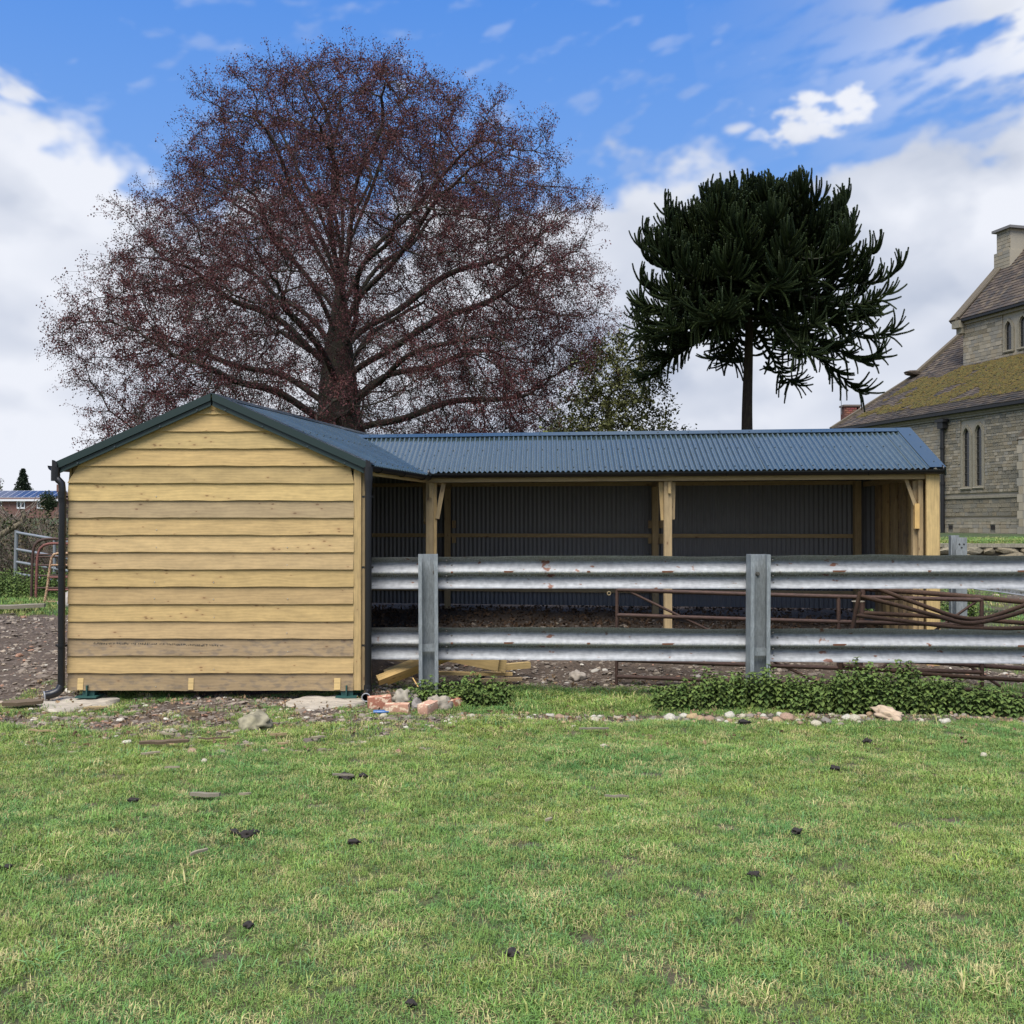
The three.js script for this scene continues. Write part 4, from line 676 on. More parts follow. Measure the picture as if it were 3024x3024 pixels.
  for (let k = 0; k < 60; k++) { const a = R() * 6.283, rr = 0.7 * R(); addShoot(new THREE.Vector3(Math.cos(a) * rr, 8.75 + 0.1 * R() - rr * 0.25, Math.sin(a) * rr), new THREE.Vector3(Math.cos(a) * 0.9, 0.45, Math.sin(a) * 0.9), UP, 0.8, false); }
  stuff(mesh('branches', wood.geo(), std({ color: lin(0.030, 0.032, 0.022), roughness: 0.9 }), T));
  const mat = leafMat({ roughness: 0.5 }); kinds.forEach((k) => instanced('crown', k.geo, mat, k.list, T, true)); console.log('monkey puzzle', kinds.map((k) => k.list.length).join());
}
// ---------------------------------------------------------------- church: coursed rubble, stone-tiled roofs, lancets
const stoneTints = [[0.36, 0.315, 0.23], [0.32, 0.285, 0.215], [0.395, 0.345, 0.255], [0.285, 0.26, 0.205], [0.345, 0.29, 0.20], [0.305, 0.28, 0.225]];
const stoneTex = dataTex(256, 256, (x, y) => { const n = loop(x, 256, y * 0.03, 3, 4, 4), m = loop(x, 256, y * 0.14, 9, 20, 3), k = 205 + 60 * n + 36 * m; return [k, k, k * 0.98]; }, 1.6, 1.6);
const stoneMats = stoneTints.map((c) => std({ color: lin(...c), map: stoneTex, bumpMap: stoneTex, bumpScale: 0.01, roughness: 0.95 }));
const stoneVC = std({ vertexColors: true, roughness: 0.95 });
const dressed = std({ color: lin(0.40, 0.36, 0.275), map: stoneTex, roughness: 0.9 });
const mortar = std({ color: lin(0.36, 0.325, 0.25), roughness: 1 });
const pane = new THREE.MeshPhysicalMaterial({ color: lin(0.012, 0.014, 0.016), roughness: 0.2, clearcoat: 0.4 });
const tileTints = [[0.075, 0.056, 0.043], [0.060, 0.047, 0.039], [0.095, 0.071, 0.052], [0.05, 0.043, 0.038], [0.11, 0.085, 0.058]];
const tileMats = tileTints.map((c) => std({ color: lin(...c), map: stoneTex, roughness: 0.95 }));
{
  const ch = thing('stone_church', 'old grey stone church with lancet windows, mossy tiled aisle roof and stone chimney', 'church');
  const K = 1.4; ch.position.copy(V(12.71 * K, 0, 30 * K)); ch.rotation.y = -74.8 * Math.PI / 180;
  const Yc = (y) => EYE + (y - EYE) * K;                        // heights were taken at 30 m and belong at 42 m
  const R = rng(404), b0 = Yc(1.36), eave = Yc(4.86), unit = new THREE.BoxGeometry(1, 1, 1);
  const openings = [];                                           // [x0,x1,y0,y1] in wall coordinates
  const lancets = [[0.87 * K, 0.135 * K, Yc(2.70), Yc(4.38)], [1.365 * K, 0.135 * K, Yc(2.71), Yc(4.43)], [-2.55 * K, 0.11 * K, Yc(2.9), Yc(4.35)]];
  openings.push([lancets[0][0] - 0.34, lancets[1][0] + 0.34, lancets[0][2] - 0.12, lancets[1][3] + 0.17], [lancets[2][0] - 0.33, lancets[2][0] + 0.33, lancets[2][2] - 0.12, lancets[2][3] + 0.17]);
  const buttress = [-2.0 * K, -1.1 * K, b0, Yc(4.1)];
  let count = 0; const rest = new Tris();
  const near = [];
  function stones(x0, x1, y0, y1, z, holes, hMin, hMax, bucket) {
    let y = y0; while (y < y1 - 0.03) { const h = Math.min(lerp(hMin, hMax, R()), y1 - y); let x = x0 + (R() - 1) * 0.15; while (x < x1) { const w = h * (1.1 + 1.7 * R()), a = Math.max(x, x0), b = Math.min(x + w, x1); x += w; if (b - a < 0.03) continue; if (holes.some((o) => b > o[0] && a < o[1] && y + h > o[2] && y < o[3])) { // trim to the side of the opening
            const o = holes.find((o) => b > o[0] && a < o[1] && y + h > o[2] && y < o[3]); if (a < o[0] - 0.04) bucket.push([a, o[0], y, h, z]); else if (b > o[1] + 0.04) bucket.push([o[1], b, y, h, z]); continue; } bucket.push([a, b, y, h, z]); } y += h; }
  }
  stones(-5.4 * K, 8.0, b0, eave - 0.28, 0, [...openings, buttress, [-30, 30, Yc(2.36), Yc(2.43)], [-30, 30, Yc(1.72), Yc(1.78)]], 0.09, 0.17, near);
  const clZ = -3.115 * K, clX0 = -3.09 * K, clY0 = Yc(6.7), clY1 = Yc(8.3);
  const clL = [[-1.05 * K, 0.14 * K, Yc(7.05), Yc(7.95)], [-0.45 * K, 0.14 * K, Yc(7.05), Yc(8.0)]];
  stones(clX0, 8.0, clY0, clY1 - 0.16, clZ, [[clL[0][0] - 0.37, clL[1][0] + 0.37, clL[0][2] - 0.1, clL[1][3] + 0.2]], 0.1, 0.2, near);
  stones(-5.4 * K, 8.0, b0 - 0.1, Yc(1.72), 0.075, [[0.2, 0.5, Yc(1.5), Yc(1.6)], [2.6, 2.9, Yc(1.5), Yc(1.6)]], 0.11, 0.2, near);
  // the largest stones are parts of their own, the rest stay one mass of real stones
  const wide = near.map((s, i) => [(s[1] - s[0]) * s[3] * (s[4] === 0 && s[0] > -0.3 && s[0] < 5 ? 3 : 1), i]).sort((p, q) => q[0] - p[0]).slice(0, 290).map((p) => p[1]); const chosen = new Set(wide);
  near.forEach(([a, b, y, h, z], i) => {
    const d = 0.05 + 0.02 * R(), g = 0.012, w = b - a - g, hh = h - g, tint = Math.floor(R() * 6);
    if (chosen.has(i)) { const m = mesh('stone', unit, stoneMats[tint], ch); m.scale.set(w, hh, d); m.position.set((a + b) / 2, y + h / 2, z + d / 2 - 0.02); m.rotation.z = (R() - 0.5) * 0.02; }
    else { const k = 0.9 + 0.2 * R(); rest.box((a + b) / 2, y + h / 2, z + d / 2 - 0.02, w, hh, d, stoneTints[tint].map((c) => c * k * 0.86)); }
  });
  stuff(mesh('rubble_stones', rest.geo(), stoneVC, ch));
  // wall bodies with real window openings
  function wallBody(x0, x1, y0, y1, z, wins, name) {
    const s = new THREE.Shape(); s.moveTo(x0, y0); s.lineTo(x1, y0); s.lineTo(x1, y1); s.lineTo(x0, y1); s.closePath();
    for (const [x, w, a, b] of wins) { const h = new THREE.Path(); h.moveTo(x - w, a); h.lineTo(x + w, a); h.lineTo(x + w, b - w * 1.6); h.quadraticCurveTo(x + w * 0.8, b - w * 0.5, x, b); h.quadraticCurveTo(x - w * 0.8, b - w * 0.5, x - w, b - w * 1.6); h.closePath(); s.holes.push(h); }
    return mesh(name, new THREE.ExtrudeGeometry(s, { depth: 0.4, bevelEnabled: false, curveSegments: 8 }).translate(0, 0, z - 0.42), mortar, ch);
  }
  wallBody(-5.4 * K, 8, b0 - 0.4, eave, 0, lancets, 'aisle_wall'); wallBody(clX0, 8, clY0 - 0.5, clY1, clZ, clL, 'clerestory_wall');
  mesh('end_wall', boxGeo(0.4, eave - b0 + 0.4, 4.2).translate(-5.4 * K + 0.2, (eave + b0 - 0.4) / 2, -2.53), mortar, ch);
  mesh('end_wall', boxGeo(0.4, 2.6, 5.5).translate(clX0 + 0.2, clY1 - 1.3, clZ - 3.2), mortar, ch);
  // each lancet: dressed surround, set-back pane, glazing bars, sloping sill
  for (const [x, w, y0, y1, z] of [...lancets.map((l) => [...l, 0]), ...clL.map((l) => [...l, clZ])]) {
    const ring = (o) => { const p = new THREE.Shape(), W = w + o, T = y1 + o; p.moveTo(x - W, y0 - (o ? 0.08 : 0)); p.lineTo(x + W, y0 - (o ? 0.08 : 0)); p.lineTo(x + W, T - W * 1.5); p.quadraticCurveTo(x + W * 0.8, T - W * 0.5, x, T); p.quadraticCurveTo(x - W * 0.8, T - W * 0.5, x - W, T - W * 1.5); p.closePath(); return p; };
    const s = ring(0.13); s.holes.push(ring(0)); const win = mesh('window', new THREE.ExtrudeGeometry(s, { depth: 0.09, bevelEnabled: false, curveSegments: 8 }).translate(0, 0, z - 0.035), dressed, ch);
    const gl = new THREE.ShapeGeometry(ring(0.03), 8).translate(0, 0, z - 0.05); mesh('pane', gl, pane, win);
    const bars = []; for (let y = y0 + 0.25; y < y1 - 0.2; y += 0.28) bars.push(boxGeo(w * 2.1, 0.014, 0.016).translate(x, y, z - 0.042)); mesh('glazing_bars', mergeGeometries(bars), boltSteel, win);
    const sill = mesh('sill', boxGeo(w * 2 + 0.22, 0.07, 0.2), dressed, win); sill.position.set(x, y0 - 0.05, z + 0.0); sill.rotation.x = 0.5;
  }
  // strings, plinth, cornice, gutter, downpipe
  for (const [y, h, d] of [[Yc(2.395), 0.085, 0.11], [Yc(1.75), 0.1, 0.15], [eave - 0.21, 0.09, 0.12], [eave - 0.11, 0.1, 0.17]]) mesh('string_course', boxGeo(16, h, d).translate(0.45, y, d / 2 - 0.03), dressed, ch);
  mesh('string_course', boxGeo(12.3, 0.16, 0.16).translate(clX0 + 6.15, clY1 - 0.08, clZ + 0.05), dressed, ch);
  mesh('plinth', boxGeo(16, Yc(1.75) - b0 + 0.35, 0.1).translate(0.45, (Yc(1.72) + b0 - 0.35) / 2, 0.035), std({ color: lin(0.27, 0.25, 0.2), map: stoneTex, roughness: 0.95 }), ch);
  for (const x of [0.35, 2.75]) mesh('air_vent', boxGeo(0.22, 0.14, 0.05).translate(x, Yc(1.55), 0.075), std({ color: lin(0.02, 0.016, 0.013), roughness: 0.9 }), ch);
  const black = std({ color: lin(0.012, 0.012, 0.013), roughness: 0.5 });
  mesh('gutter', boxGeo(16, 0.16, 0.18).translate(0.2, eave + 0.03, 0.20), black, ch); mesh('gutter', boxGeo(12.4, 0.15, 0.16).translate(clX0 + 6.0, clY1 + 0.06, clZ + 0.2), black, ch);
  const dp = mesh('downpipe', new THREE.CylinderGeometry(0.085, 0.085, eave - b0 - 0.2, 12).translate(0, (eave + b0 - 0.2) / 2, 0.2), black, ch); mesh('hopper', mergeGeometries([boxGeo(0.5, 0.12, 0.3).translate(0, eave - 0.28, 0.22), boxGeo(0.34, 0.3, 0.24).translate(0, eave - 0.45, 0.2)]), black, dp); for (const y of [0.42, 0.72]) mesh('pipe_collar', new THREE.CylinderGeometry(0.11, 0.11, 0.1, 12).translate(0, lerp(b0, eave, y), 0.2), black, dp);
  // buttress with tiled weathering
  { const [x0, x1, , y1] = buttress, bt = mesh('buttress', mergeGeometries([boxGeo(x1 - x0 - 0.35, y1 - 0.5 - b0, 0.5).translate((x0 + x1) / 2, (y1 - 0.5 + b0) / 2, 0.22), boxGeo(x1 - x0 - 0.25, 0.14, 0.56).translate((x0 + x1) / 2, y1 - 0.55, 0.24)]), dressed, ch); const s = mesh('weathering', boxGeo(x1 - x0 - 0.3, 0.07, 0.85), tileMats[4], bt); s.position.set((x0 + x1) / 2, y1 - 0.12, 0.2); s.rotation.x = 0.9; const bs = new Tris(); for (let y = b0; y < Yc(3.9); y += 0.3) for (const q of [0, 1]) { const l = (Math.round(y / 0.3) % 2 ? 0.28 : 0.2); bs.box(3.3 * K + (q ? l / 2 : -(0.48 - l) / 2) - 0.01, y + 0.15, 0.17, q ? l - 0.01 : 0.48 - l - 0.01, 0.288, 0.42, stoneTints[Math.floor(R() * 6)]); } const b2 = mesh('buttress', bs.geo(), stoneVC, ch); const s2 = mesh('weathering', boxGeo(0.56, 0.07, 0.75), tileMats[4], b2); s2.position.set(3.3 * K, Yc(3.9) + 0.22, 0.14); s2.rotation.x = 0.9; }
  // stone-tiled roofs: rows of lapped tiles; the nearest row ends are parts, the mass is real tiles too
  const tileRest = new Tris(); let tiles = 0;
  function roof(x0, x1, zE, yE, zR, yR, rowH, single) {
    const len = Math.hypot(zE - zR, yR - yE), rows = Math.ceil(len / rowH), ang = Math.atan2(yR - yE, zE - zR), c = Math.cos(ang), s = Math.sin(ang);
    mesh('roof_deck', (() => { const t = new Tris(), P = (x, z, y) => [x, y, z]; t.quad(P(x0, zE, yE - 0.05), P(x1, zE, yE - 0.05), P(x1, zR, yR - 0.05), P(x0, zR, yR - 0.05)); t.quad(P(x0, zE, yE - 0.14), P(x0, zR, yR - 0.14), P(x1, zR, yR - 0.14), P(x1, zE, yE - 0.14)); t.quad(P(x0, zE, yE - 0.14), P(x1, zE, yE - 0.14), P(x1, zE, yE - 0.05), P(x0, zE, yE - 0.05)); t.quad(P(x0, zR, yR - 0.14), P(x0, zE, yE - 0.14), P(x0, zE, yE - 0.05), P(x0, zR, yR - 0.05)); return t.geo(); })(), tileMats[3], ch);
    for (let r = 0; r < rows; r++) { const d = (r + 0.5) * rowH; let x = x0 - R() * 0.2; while (x < x1) { const w = 0.16 + 0.16 * R(), a = Math.max(x, x0), b = Math.min(x + w, x1); x += w; if (b - a < 0.04) continue; const tint = Math.floor(R() * 5), th = 0.028 + 0.012 * R(), px = (a + b) / 2, py = yE + d * s + th * 0.6, pz = zE - d * c, tilt = -ang + 0.10 + (R() - 0.5) * 0.05;
        if (single && r < 5 && tiles < 285 && px > -4.5 && px < 5) { tiles++; const m = mesh('roof_tile', unit, tileMats[tint], ch); m.scale.set(b - a - 0.008, th, rowH * 1.35); m.position.set(px, py, pz); m.rotation.x = -tilt * -1; m.rotation.x = ang - 0.10 + (R() - 0.5) * 0.05; }
        else { const M = new THREE.Matrix4().makeRotationX(ang - 0.10 + (R() - 0.5) * 0.05); M.setPosition(px, py, pz); const k = 0.75 + 0.4 * R(); tileRest.box(0, 0, 0, b - a - 0.008, th, rowH * 1.35, tileTints[tint].map((v) => v * k), M); } } }
  }
  const moss = []; const aE = [0.26, eave + 0.06], aR = [clZ, Yc(6.85)];
  roof(-5.6 * K, 8.2, aE[0], aE[1], aR[0], aR[1], 0.2, true);
  roof(clX0 - 0.25, 8.2, clZ + 0.26, clY1 + 0.1, clZ - 3.4, clY1 + 0.1 + 3.66 * 1.07, 0.22, false);
  roof(-5.55 * K, clX0, clZ, Yc(6.85), clZ - 3.6, Yc(6.85) + 3.6 * 0.80, 0.22, false);
  stuff(mesh('roof_tiles', tileRest.geo(), stoneVC, ch));
  // moss cushions over the aisle roof, in patches that leave the eaves courses clear
  const mossGeo = stoneGeo(5, 1, 0.3, 0.5);
  for (let i = 0; i < 12000; i++) { const f = 0.16 + 0.80 * R(), x = lerp(-5.0 * K, 6.4, R()), n = fbm(x * 0.35, 3, f * 2.4, 4); if (n < -0.24 + 0.34 * Math.abs(f - 0.5) + 0.10 * sstep(-2, -7, x) + 0.28 * sstep(0.04, 0.0, Math.abs(f - 0.56 - 0.02 * x))) continue; const k = 0.7 + 0.5 * R(), w = R(); moss.push([x, lerp(aE[1], aR[1], f) + 0.05, lerp(aE[0], aR[0], f), 0.03 + 0.07 * R() * R(), 0.5, R() * 6, 0, lerp(0.066, 0.105, w) * k, lerp(0.062, 0.070, w) * k, 0.014 * k]); }
  instanced('moss', mossGeo, std({ color: 0xffffff, roughness: 1 }), moss, ch, true);
  // verge kerbs, kneeler and the stone stack on the gable
  const kerb = (a, b, w, h) => { const m = mesh('coping', boxGeo(a.distanceTo(b), h, w), std({ color: lin(0.19, 0.155, 0.11), map: stoneTex, roughness: 0.95 }), ch); m.quaternion.setFromRotationMatrix(basisBetween(a, b)); m.position.copy(a).add(b).multiplyScalar(0.5); };
  const S = (x, y, z) => new THREE.Vector3(x, y, z);
  kerb(S(-5.6 * K, aE[1] + 0.02, aE[0] + 0.1), S(-5.6 * K, aR[1] + 0.06, aR[0]), 0.2, 0.14); kerb(S(-5.55 * K, Yc(6.85) + 0.1, clZ), S(-5.55 * K, Yc(6.85) + 3.6 * 0.8 + 0.1, clZ - 3.6), 0.28, 0.2); kerb(S(clX0 - 0.3, clY1 + 0.05, clZ + 0.35), S(clX0 - 0.3, clY1 + 0.1 + 3.6 * 1.07, clZ - 3.4), 0.42, 0.2); kerb(S(clX0 + 0.05, clY1 + 0.18, clZ + 0.35), S(clX0 + 0.05, clY1 + 0.22 + 3.6 * 1.07, clZ - 3.4), 0.12, 0.06);
  mesh('kneeler', mergeGeometries([boxGeo(0.5, 0.34, 0.4).translate(clX0 - 0.1, clY1 - 0.12, clZ + 0.18), boxGeo(0.36, 0.3, 0.25).translate(clX0 - 0.05, clY1 - 0.4, clZ + 0.1)]), dressed, ch); mesh('kneeler', stoneGeo(8, 1, 0.2, 0.6).scale(0.28, 0.24, 0.5).translate(-5.5 * K, aR[1] + 0.12, aR[0] + 0.2), tileMats[2], ch);
  { const zc = clZ - 2.85, xc = clX0 + 0.15, y0 = clY1 + 2.0, y1 = Yc(11.4), st = mesh('stack', mergeGeometries([boxGeo(1.0, y1 - y0 - 1.0, 1.7).translate(xc, (y1 + y0 - 1.0) / 2, zc), boxGeo(0.86, 1.0, 1.5).translate(xc, y1 - 0.5, zc)]), mortar, ch), bl = [];
    const sr = new Tris(); for (let y = y0; y < y1 - 0.1; y += 0.17) { const hw = y > y1 - 1.1 ? 0.43 : 0.5, hz = y > y1 - 1.1 ? 0.75 : 0.85; for (let x = -hw; x < hw - 0.05;) { const w = 0.18 + 0.25 * R(), b = Math.min(hw, x + w); sr.box(xc + (x + b) / 2, y + 0.08, zc + hz + 0.01, b - x - 0.012, 0.155, 0.05, stoneTints[Math.floor(R() * 6)].map((v) => v * 0.85)); x += w; } for (let z = -hz; z < hz - 0.05;) { const w = 0.18 + 0.25 * R(), b = Math.min(hz, z + w); sr.box(xc - hw - 0.01, y + 0.08, zc + (z + b) / 2, 0.05, 0.155, b - z - 0.012, stoneTints[Math.floor(R() * 6)].map((v) => v * 0.85)); z += w; } }
    stuff(mesh('stack_stones', sr.geo(), stoneVC, st)); mesh('cap', boxGeo(1.2, 0.12, 1.85).translate(xc, y1 + 0.06, zc), std({ color: lin(0.17, 0.165, 0.16), roughness: 0.9 }), st); }
}
clock('church');
// low churchyard retaining wall with a broken coping
{
  const w = thing('retaining_wall', 'low crumbling rubble retaining wall with flat coping below the church lawn', 'wall'), R = rng(505), body = mesh('core', boxGeo(14, 0.9, 0.3).translate(11.6, 0.75, -22.22), std({ color: lin(0.10, 0.085, 0.062), roughness: 1 }), w);
  for (let x = 4.7; x < 18.4;) { const l = 0.6 + 0.7 * R(); const m = mesh('coping_stone', boxGeo(l - 0.012, 0.075, 0.34), dressed, w); m.position.set(x + l / 2, 1.20 + (R() - 0.5) * 0.015, -22.14); m.rotation.z = (R() - 0.5) * 0.012; x += l; }
  for (let r = 0; r < 5; r++) for (let x = 4.7; x < 18.4;) { const l = 0.2 + 0.4 * R(); if (R() < 0.86 && (r > 0 || R() < 0.85)) { const m = mesh('stone', stoneShape(Math.floor(R() * 4)), stoneMats[Math.floor(R() * 6)], w); m.scale.set(l * 0.56, 0.075 + 0.03 * R(), 0.11); m.position.set(x + l / 2, 1.09 - r * 0.135 + (R() - 0.5) * 0.03, -22.02 + (R() - 0.5) * 0.05); m.rotation.set(R() * 0.4, R() * 0.3, (R() - 0.5) * 0.2); } x += l; }
}
function stoneShape(k) { stoneShape.c ??= [0, 1, 2, 3].map((i) => stoneGeo(40 + i, 1, 0.3, 1, true)); return stoneShape.c[k]; }
// neighbour's chimney with aerial, over the roof
{
  const h = thing('brick_chimney_house', 'red brick chimney with a thin aerial mast on a house hidden behind the shelter', 'house'), D = 60, x0 = 19.6;
  mesh('roof', (() => { const t = new Tris(); const a = [14.5, 5.6, -D + 2], b = [24, 5.6, -D + 2], c = [24, 6.9, -D - 1.5], d = [14.5, 6.9, -D - 1.5], e = [14.5, 5.6, -D - 5], f = [24, 5.6, -D - 5]; t.quad(a, b, c, d); t.quad(d, c, f, e); t.tri(a, d, e); t.tri(b, f, c); return t.geo(); })(), tileMats[0], h);
  mesh('wall', boxGeo(9.2, 4.8, 6.4).translate(19.25, 3.2, -D - 1.5), std({ color: lin(0.22, 0.1, 0.07), roughness: 0.95 }), h);
  const ck = mesh('chimney', boxGeo(0.92, 2.4, 0.7).translate(x0 + 0.2, 7.25, -D), std({ color: lin(0.21, 0.085, 0.06), map: stoneTex, roughness: 0.95 }), h); const br = new Tris(), R = rng(6);
  for (let y = 6.1; y < 8.4; y += 0.12) for (let x = -0.46 + (Math.round(y * 8.33) % 2) * 0.12; x < 0.44; x += 0.24) br.box(x0 + 0.2 + Math.min(x + 0.11, 0.36), y + 0.05, -D + 0.352, 0.21, 0.095, 0.02, [0.24 * (0.7 + 0.5 * R()), 0.10 * (0.7 + 0.5 * R()), 0.07]);
  stuff(mesh('chimney_bricks', br.geo(), stoneVC, ck)); mesh('cap', boxGeo(1.05, 0.1, 0.85).translate(x0 + 0.2, 8.48, -D), std({ color: lin(0.16, 0.13, 0.11), roughness: 0.95 }), ck);
  const ae = mesh('aerial', mergeGeometries([capTube([new THREE.Vector3(x0 - 0.3, 8.0, -D), new THREE.Vector3(x0 - 0.38, 9.9, -D)], 0.022, 6), capTube([new THREE.Vector3(x0 - 0.85, 9.86, -D), new THREE.Vector3(x0 - 0.3, 9.84, -D)], 0.016, 6)]), pipeGalv, h);
}
// ---------------------------------------------------------------- beyond the left end: house, thicket, gates
{
  const D = 140, h = thing('bungalow', 'distant brick bungalow with a row of solar panels on its roof', 'house'), R = rng(8);
  const xL = -73, xR = -61.6, yE = 4.85, yR = 6.1, zF = -D, zR = -D - 4;
  mesh('wall', boxGeo(xR - xL - 0.6, 4.6, 7).translate((xL + xR) / 2, 2.7, zF - 4.0), std({ color: lin(0.20, 0.105, 0.085), roughness: 0.95 }), h);
  mesh('roof', (() => { const t = new Tris(), a = [xL, yE, zF], b = [xR + 0.4, yE, zF], c = [xR - 1.2, yR, zR], d = [xL, yR, zR], e = [xL, yE, zF - 8], f = [xR, yE, zF - 8]; t.quad(a, b, c, d); t.quad(d, c, f, e); t.tri(b, f, c); return t.geo(); })(), std({ color: lin(0.16, 0.10, 0.085), roughness: 0.9, side: THREE.DoubleSide }), h);
  mesh('fascia', boxGeo(xR - xL + 0.6, 0.26, 0.08).translate((xL + xR) / 2 + 0.2, yE - 0.16, zF + 0.05), std({ color: lin(0.74, 0.74, 0.74), roughness: 0.6 }), h);
  const pm = new THREE.MeshPhysicalMaterial({ color: lin(0.012, 0.016, 0.045), roughness: 0.25, clearcoat: 0.5 }), fr = std({ color: lin(0.5, 0.52, 0.56), roughness: 0.4 });
  const ang = Math.atan2(yR - yE, 4); for (let i = 0; i < 10; i++) { const s = mesh('solar_panel', boxGeo(0.92, 3.3, 0.05), pm, h); s.position.set(-71.6 + i * 0.99, lerp(yE, yR, 0.5) + 0.09, lerp(zF, zR, 0.5)); s.rotation.x = -(Math.PI / 2 - ang); mesh('panel_frame', mergeGeometries([boxGeo(0.05, 3.34, 0.07).translate(0.49, 0, 0), boxGeo(0.98, 0.05, 0.07).translate(0, 1.66, 0), boxGeo(0.98, 0.05, 0.07).translate(0, -1.66, 0)]), fr, s); }
  const ck = mesh('chimney', boxGeo(0.75, 1.3, 0.8).translate(-63.2, 6.3, zR + 0.4), std({ color: lin(0.17, 0.085, 0.06), roughness: 0.95 }), h);
  for (const [x, w] of [[-64.0, 2.0], [-67.2, 1.1], [-70.6, 1.6]]) { const wd = mesh('window', boxGeo(w, 1.05, 0.1), std({ color: lin(0.78, 0.78, 0.78), roughness: 0.5 }), h); wd.position.set(x, 4.05, zF - 0.42); const n = Math.round(w / 0.55); for (let k = 0; k < n; k++) { const p = mesh('pane', boxGeo(w / n - 0.22, 0.66, 0.06), pane, wd); p.position.set((k + 0.5) * w / n - w / 2, 0.05, 0.05); } }
}
function simpleCrown(name, label, x, d, h, w, seed, col, group) { // small far trees: trunk, limbs, many leaf faces
  const T = thing(name, label, 'tree', group), R = rng(seed), y0 = groundY(x, d), tr = new Limbs(); T.position.copy(V(x, y0, d)); tr.seg([0, -0.3, 0], [0, h * 0.6, 0], h * 0.03, h * 0.012, 8); for (let i = 0; i < 14; i++) { const a = R() * 6.28, s = h * (0.2 + 0.4 * R()); tr.seg([0, s, 0], [Math.cos(a) * w * 0.35, s + h * 0.25, Math.sin(a) * w * 0.35], h * 0.01, h * 0.004, 5); }
  mesh('trunk', tr.geo(), bark, T); const list = []; for (let i = 0; i < 900; i++) { const a = R() * 6.28, e = R() * 2 - 1, q = Math.pow(R(), 0.4) * (0.9 + 0.25 * noise3(Math.cos(a) * 2, e * 2, seed)), rr = Math.sqrt(1 - e * e), k = 0.7 + 0.6 * R(); list.push([Math.cos(a) * rr * w * 0.5 * q, h * 0.6 + e * h * 0.42 * q, Math.sin(a) * rr * w * 0.5 * q, h * 0.8 * (0.6 + 0.6 * R()), R() * 6, R() * 6, R() * 6, col[0] * k, col[1] * k, col[2] * k]); }
  instanced('crown', spray(seed, 5, 0.06, 0.1, 0), leafMat(), list, T, true); return T;
}
{
  // conifer behind the bungalow: tiers of drooping boughs
  const T = thing('conifer_tree', 'dark pointed conifer rising behind the solar-panelled bungalow', 'tree'), R = rng(71), tr = new Limbs(); T.position.copy(V(-71.5, 2.3, 150)); tr.seg([0, 0, 0], [0, 7.0, 0], 0.2, 0.03, 6); mesh('trunk', tr.geo(), bark, T);
  const list = []; for (let i = 0; i < 1500; i++) { const y = 0.6 + 6.4 * Math.pow(R(), 1.2), a = Math.floor(R() * 9) / 9 * 6.28 + y * 2.1 + 0.2 * R(), rad = (7.3 - y) * 0.5 * (0.75 + 0.35 * noise3(y * 2.3, Math.cos(a), Math.sin(a))) * Math.pow(R(), 0.5), k = 0.6 + 0.6 * R(); list.push([Math.cos(a) * rad, y - rad * 0.15, Math.sin(a) * rad, 4.2, R() * 6, R() * 6, R(), 0.022 * k, 0.034 * k, 0.018 * k]); }
  instanced('crown', spray(12, 6, 0.06, 0.09, 0.3), leafMat(), list, T, true);
  [[-78.5, 152, 7, 6, [0.075, 0.085, 0.03]], [-61.5, 136, 3.6, 2.4, [0.03, 0.045, 0.018]], [-64, 175, 6.4, 9, [0.11, 0.115, 0.05]], [-72, 190, 6.2, 9, [0.10, 0.11, 0.05]], [-56, 180, 6.6, 9, [0.11, 0.12, 0.05]]].forEach(([x, d, h, w, c], i) => simpleCrown('far_tree', ['rounded olive tree beside the distant bungalow roof', 'small dark tree at the right end of the distant bungalow', 'pale green tree line on the skyline beyond the bungalow', 'pale green tree line on the skyline beyond the bungalow', 'pale green tree line on the skyline beyond the bungalow'][i], x, d, h, w, 900 + i, c, i > 1 ? 'trees on the far skyline' : undefined));
}
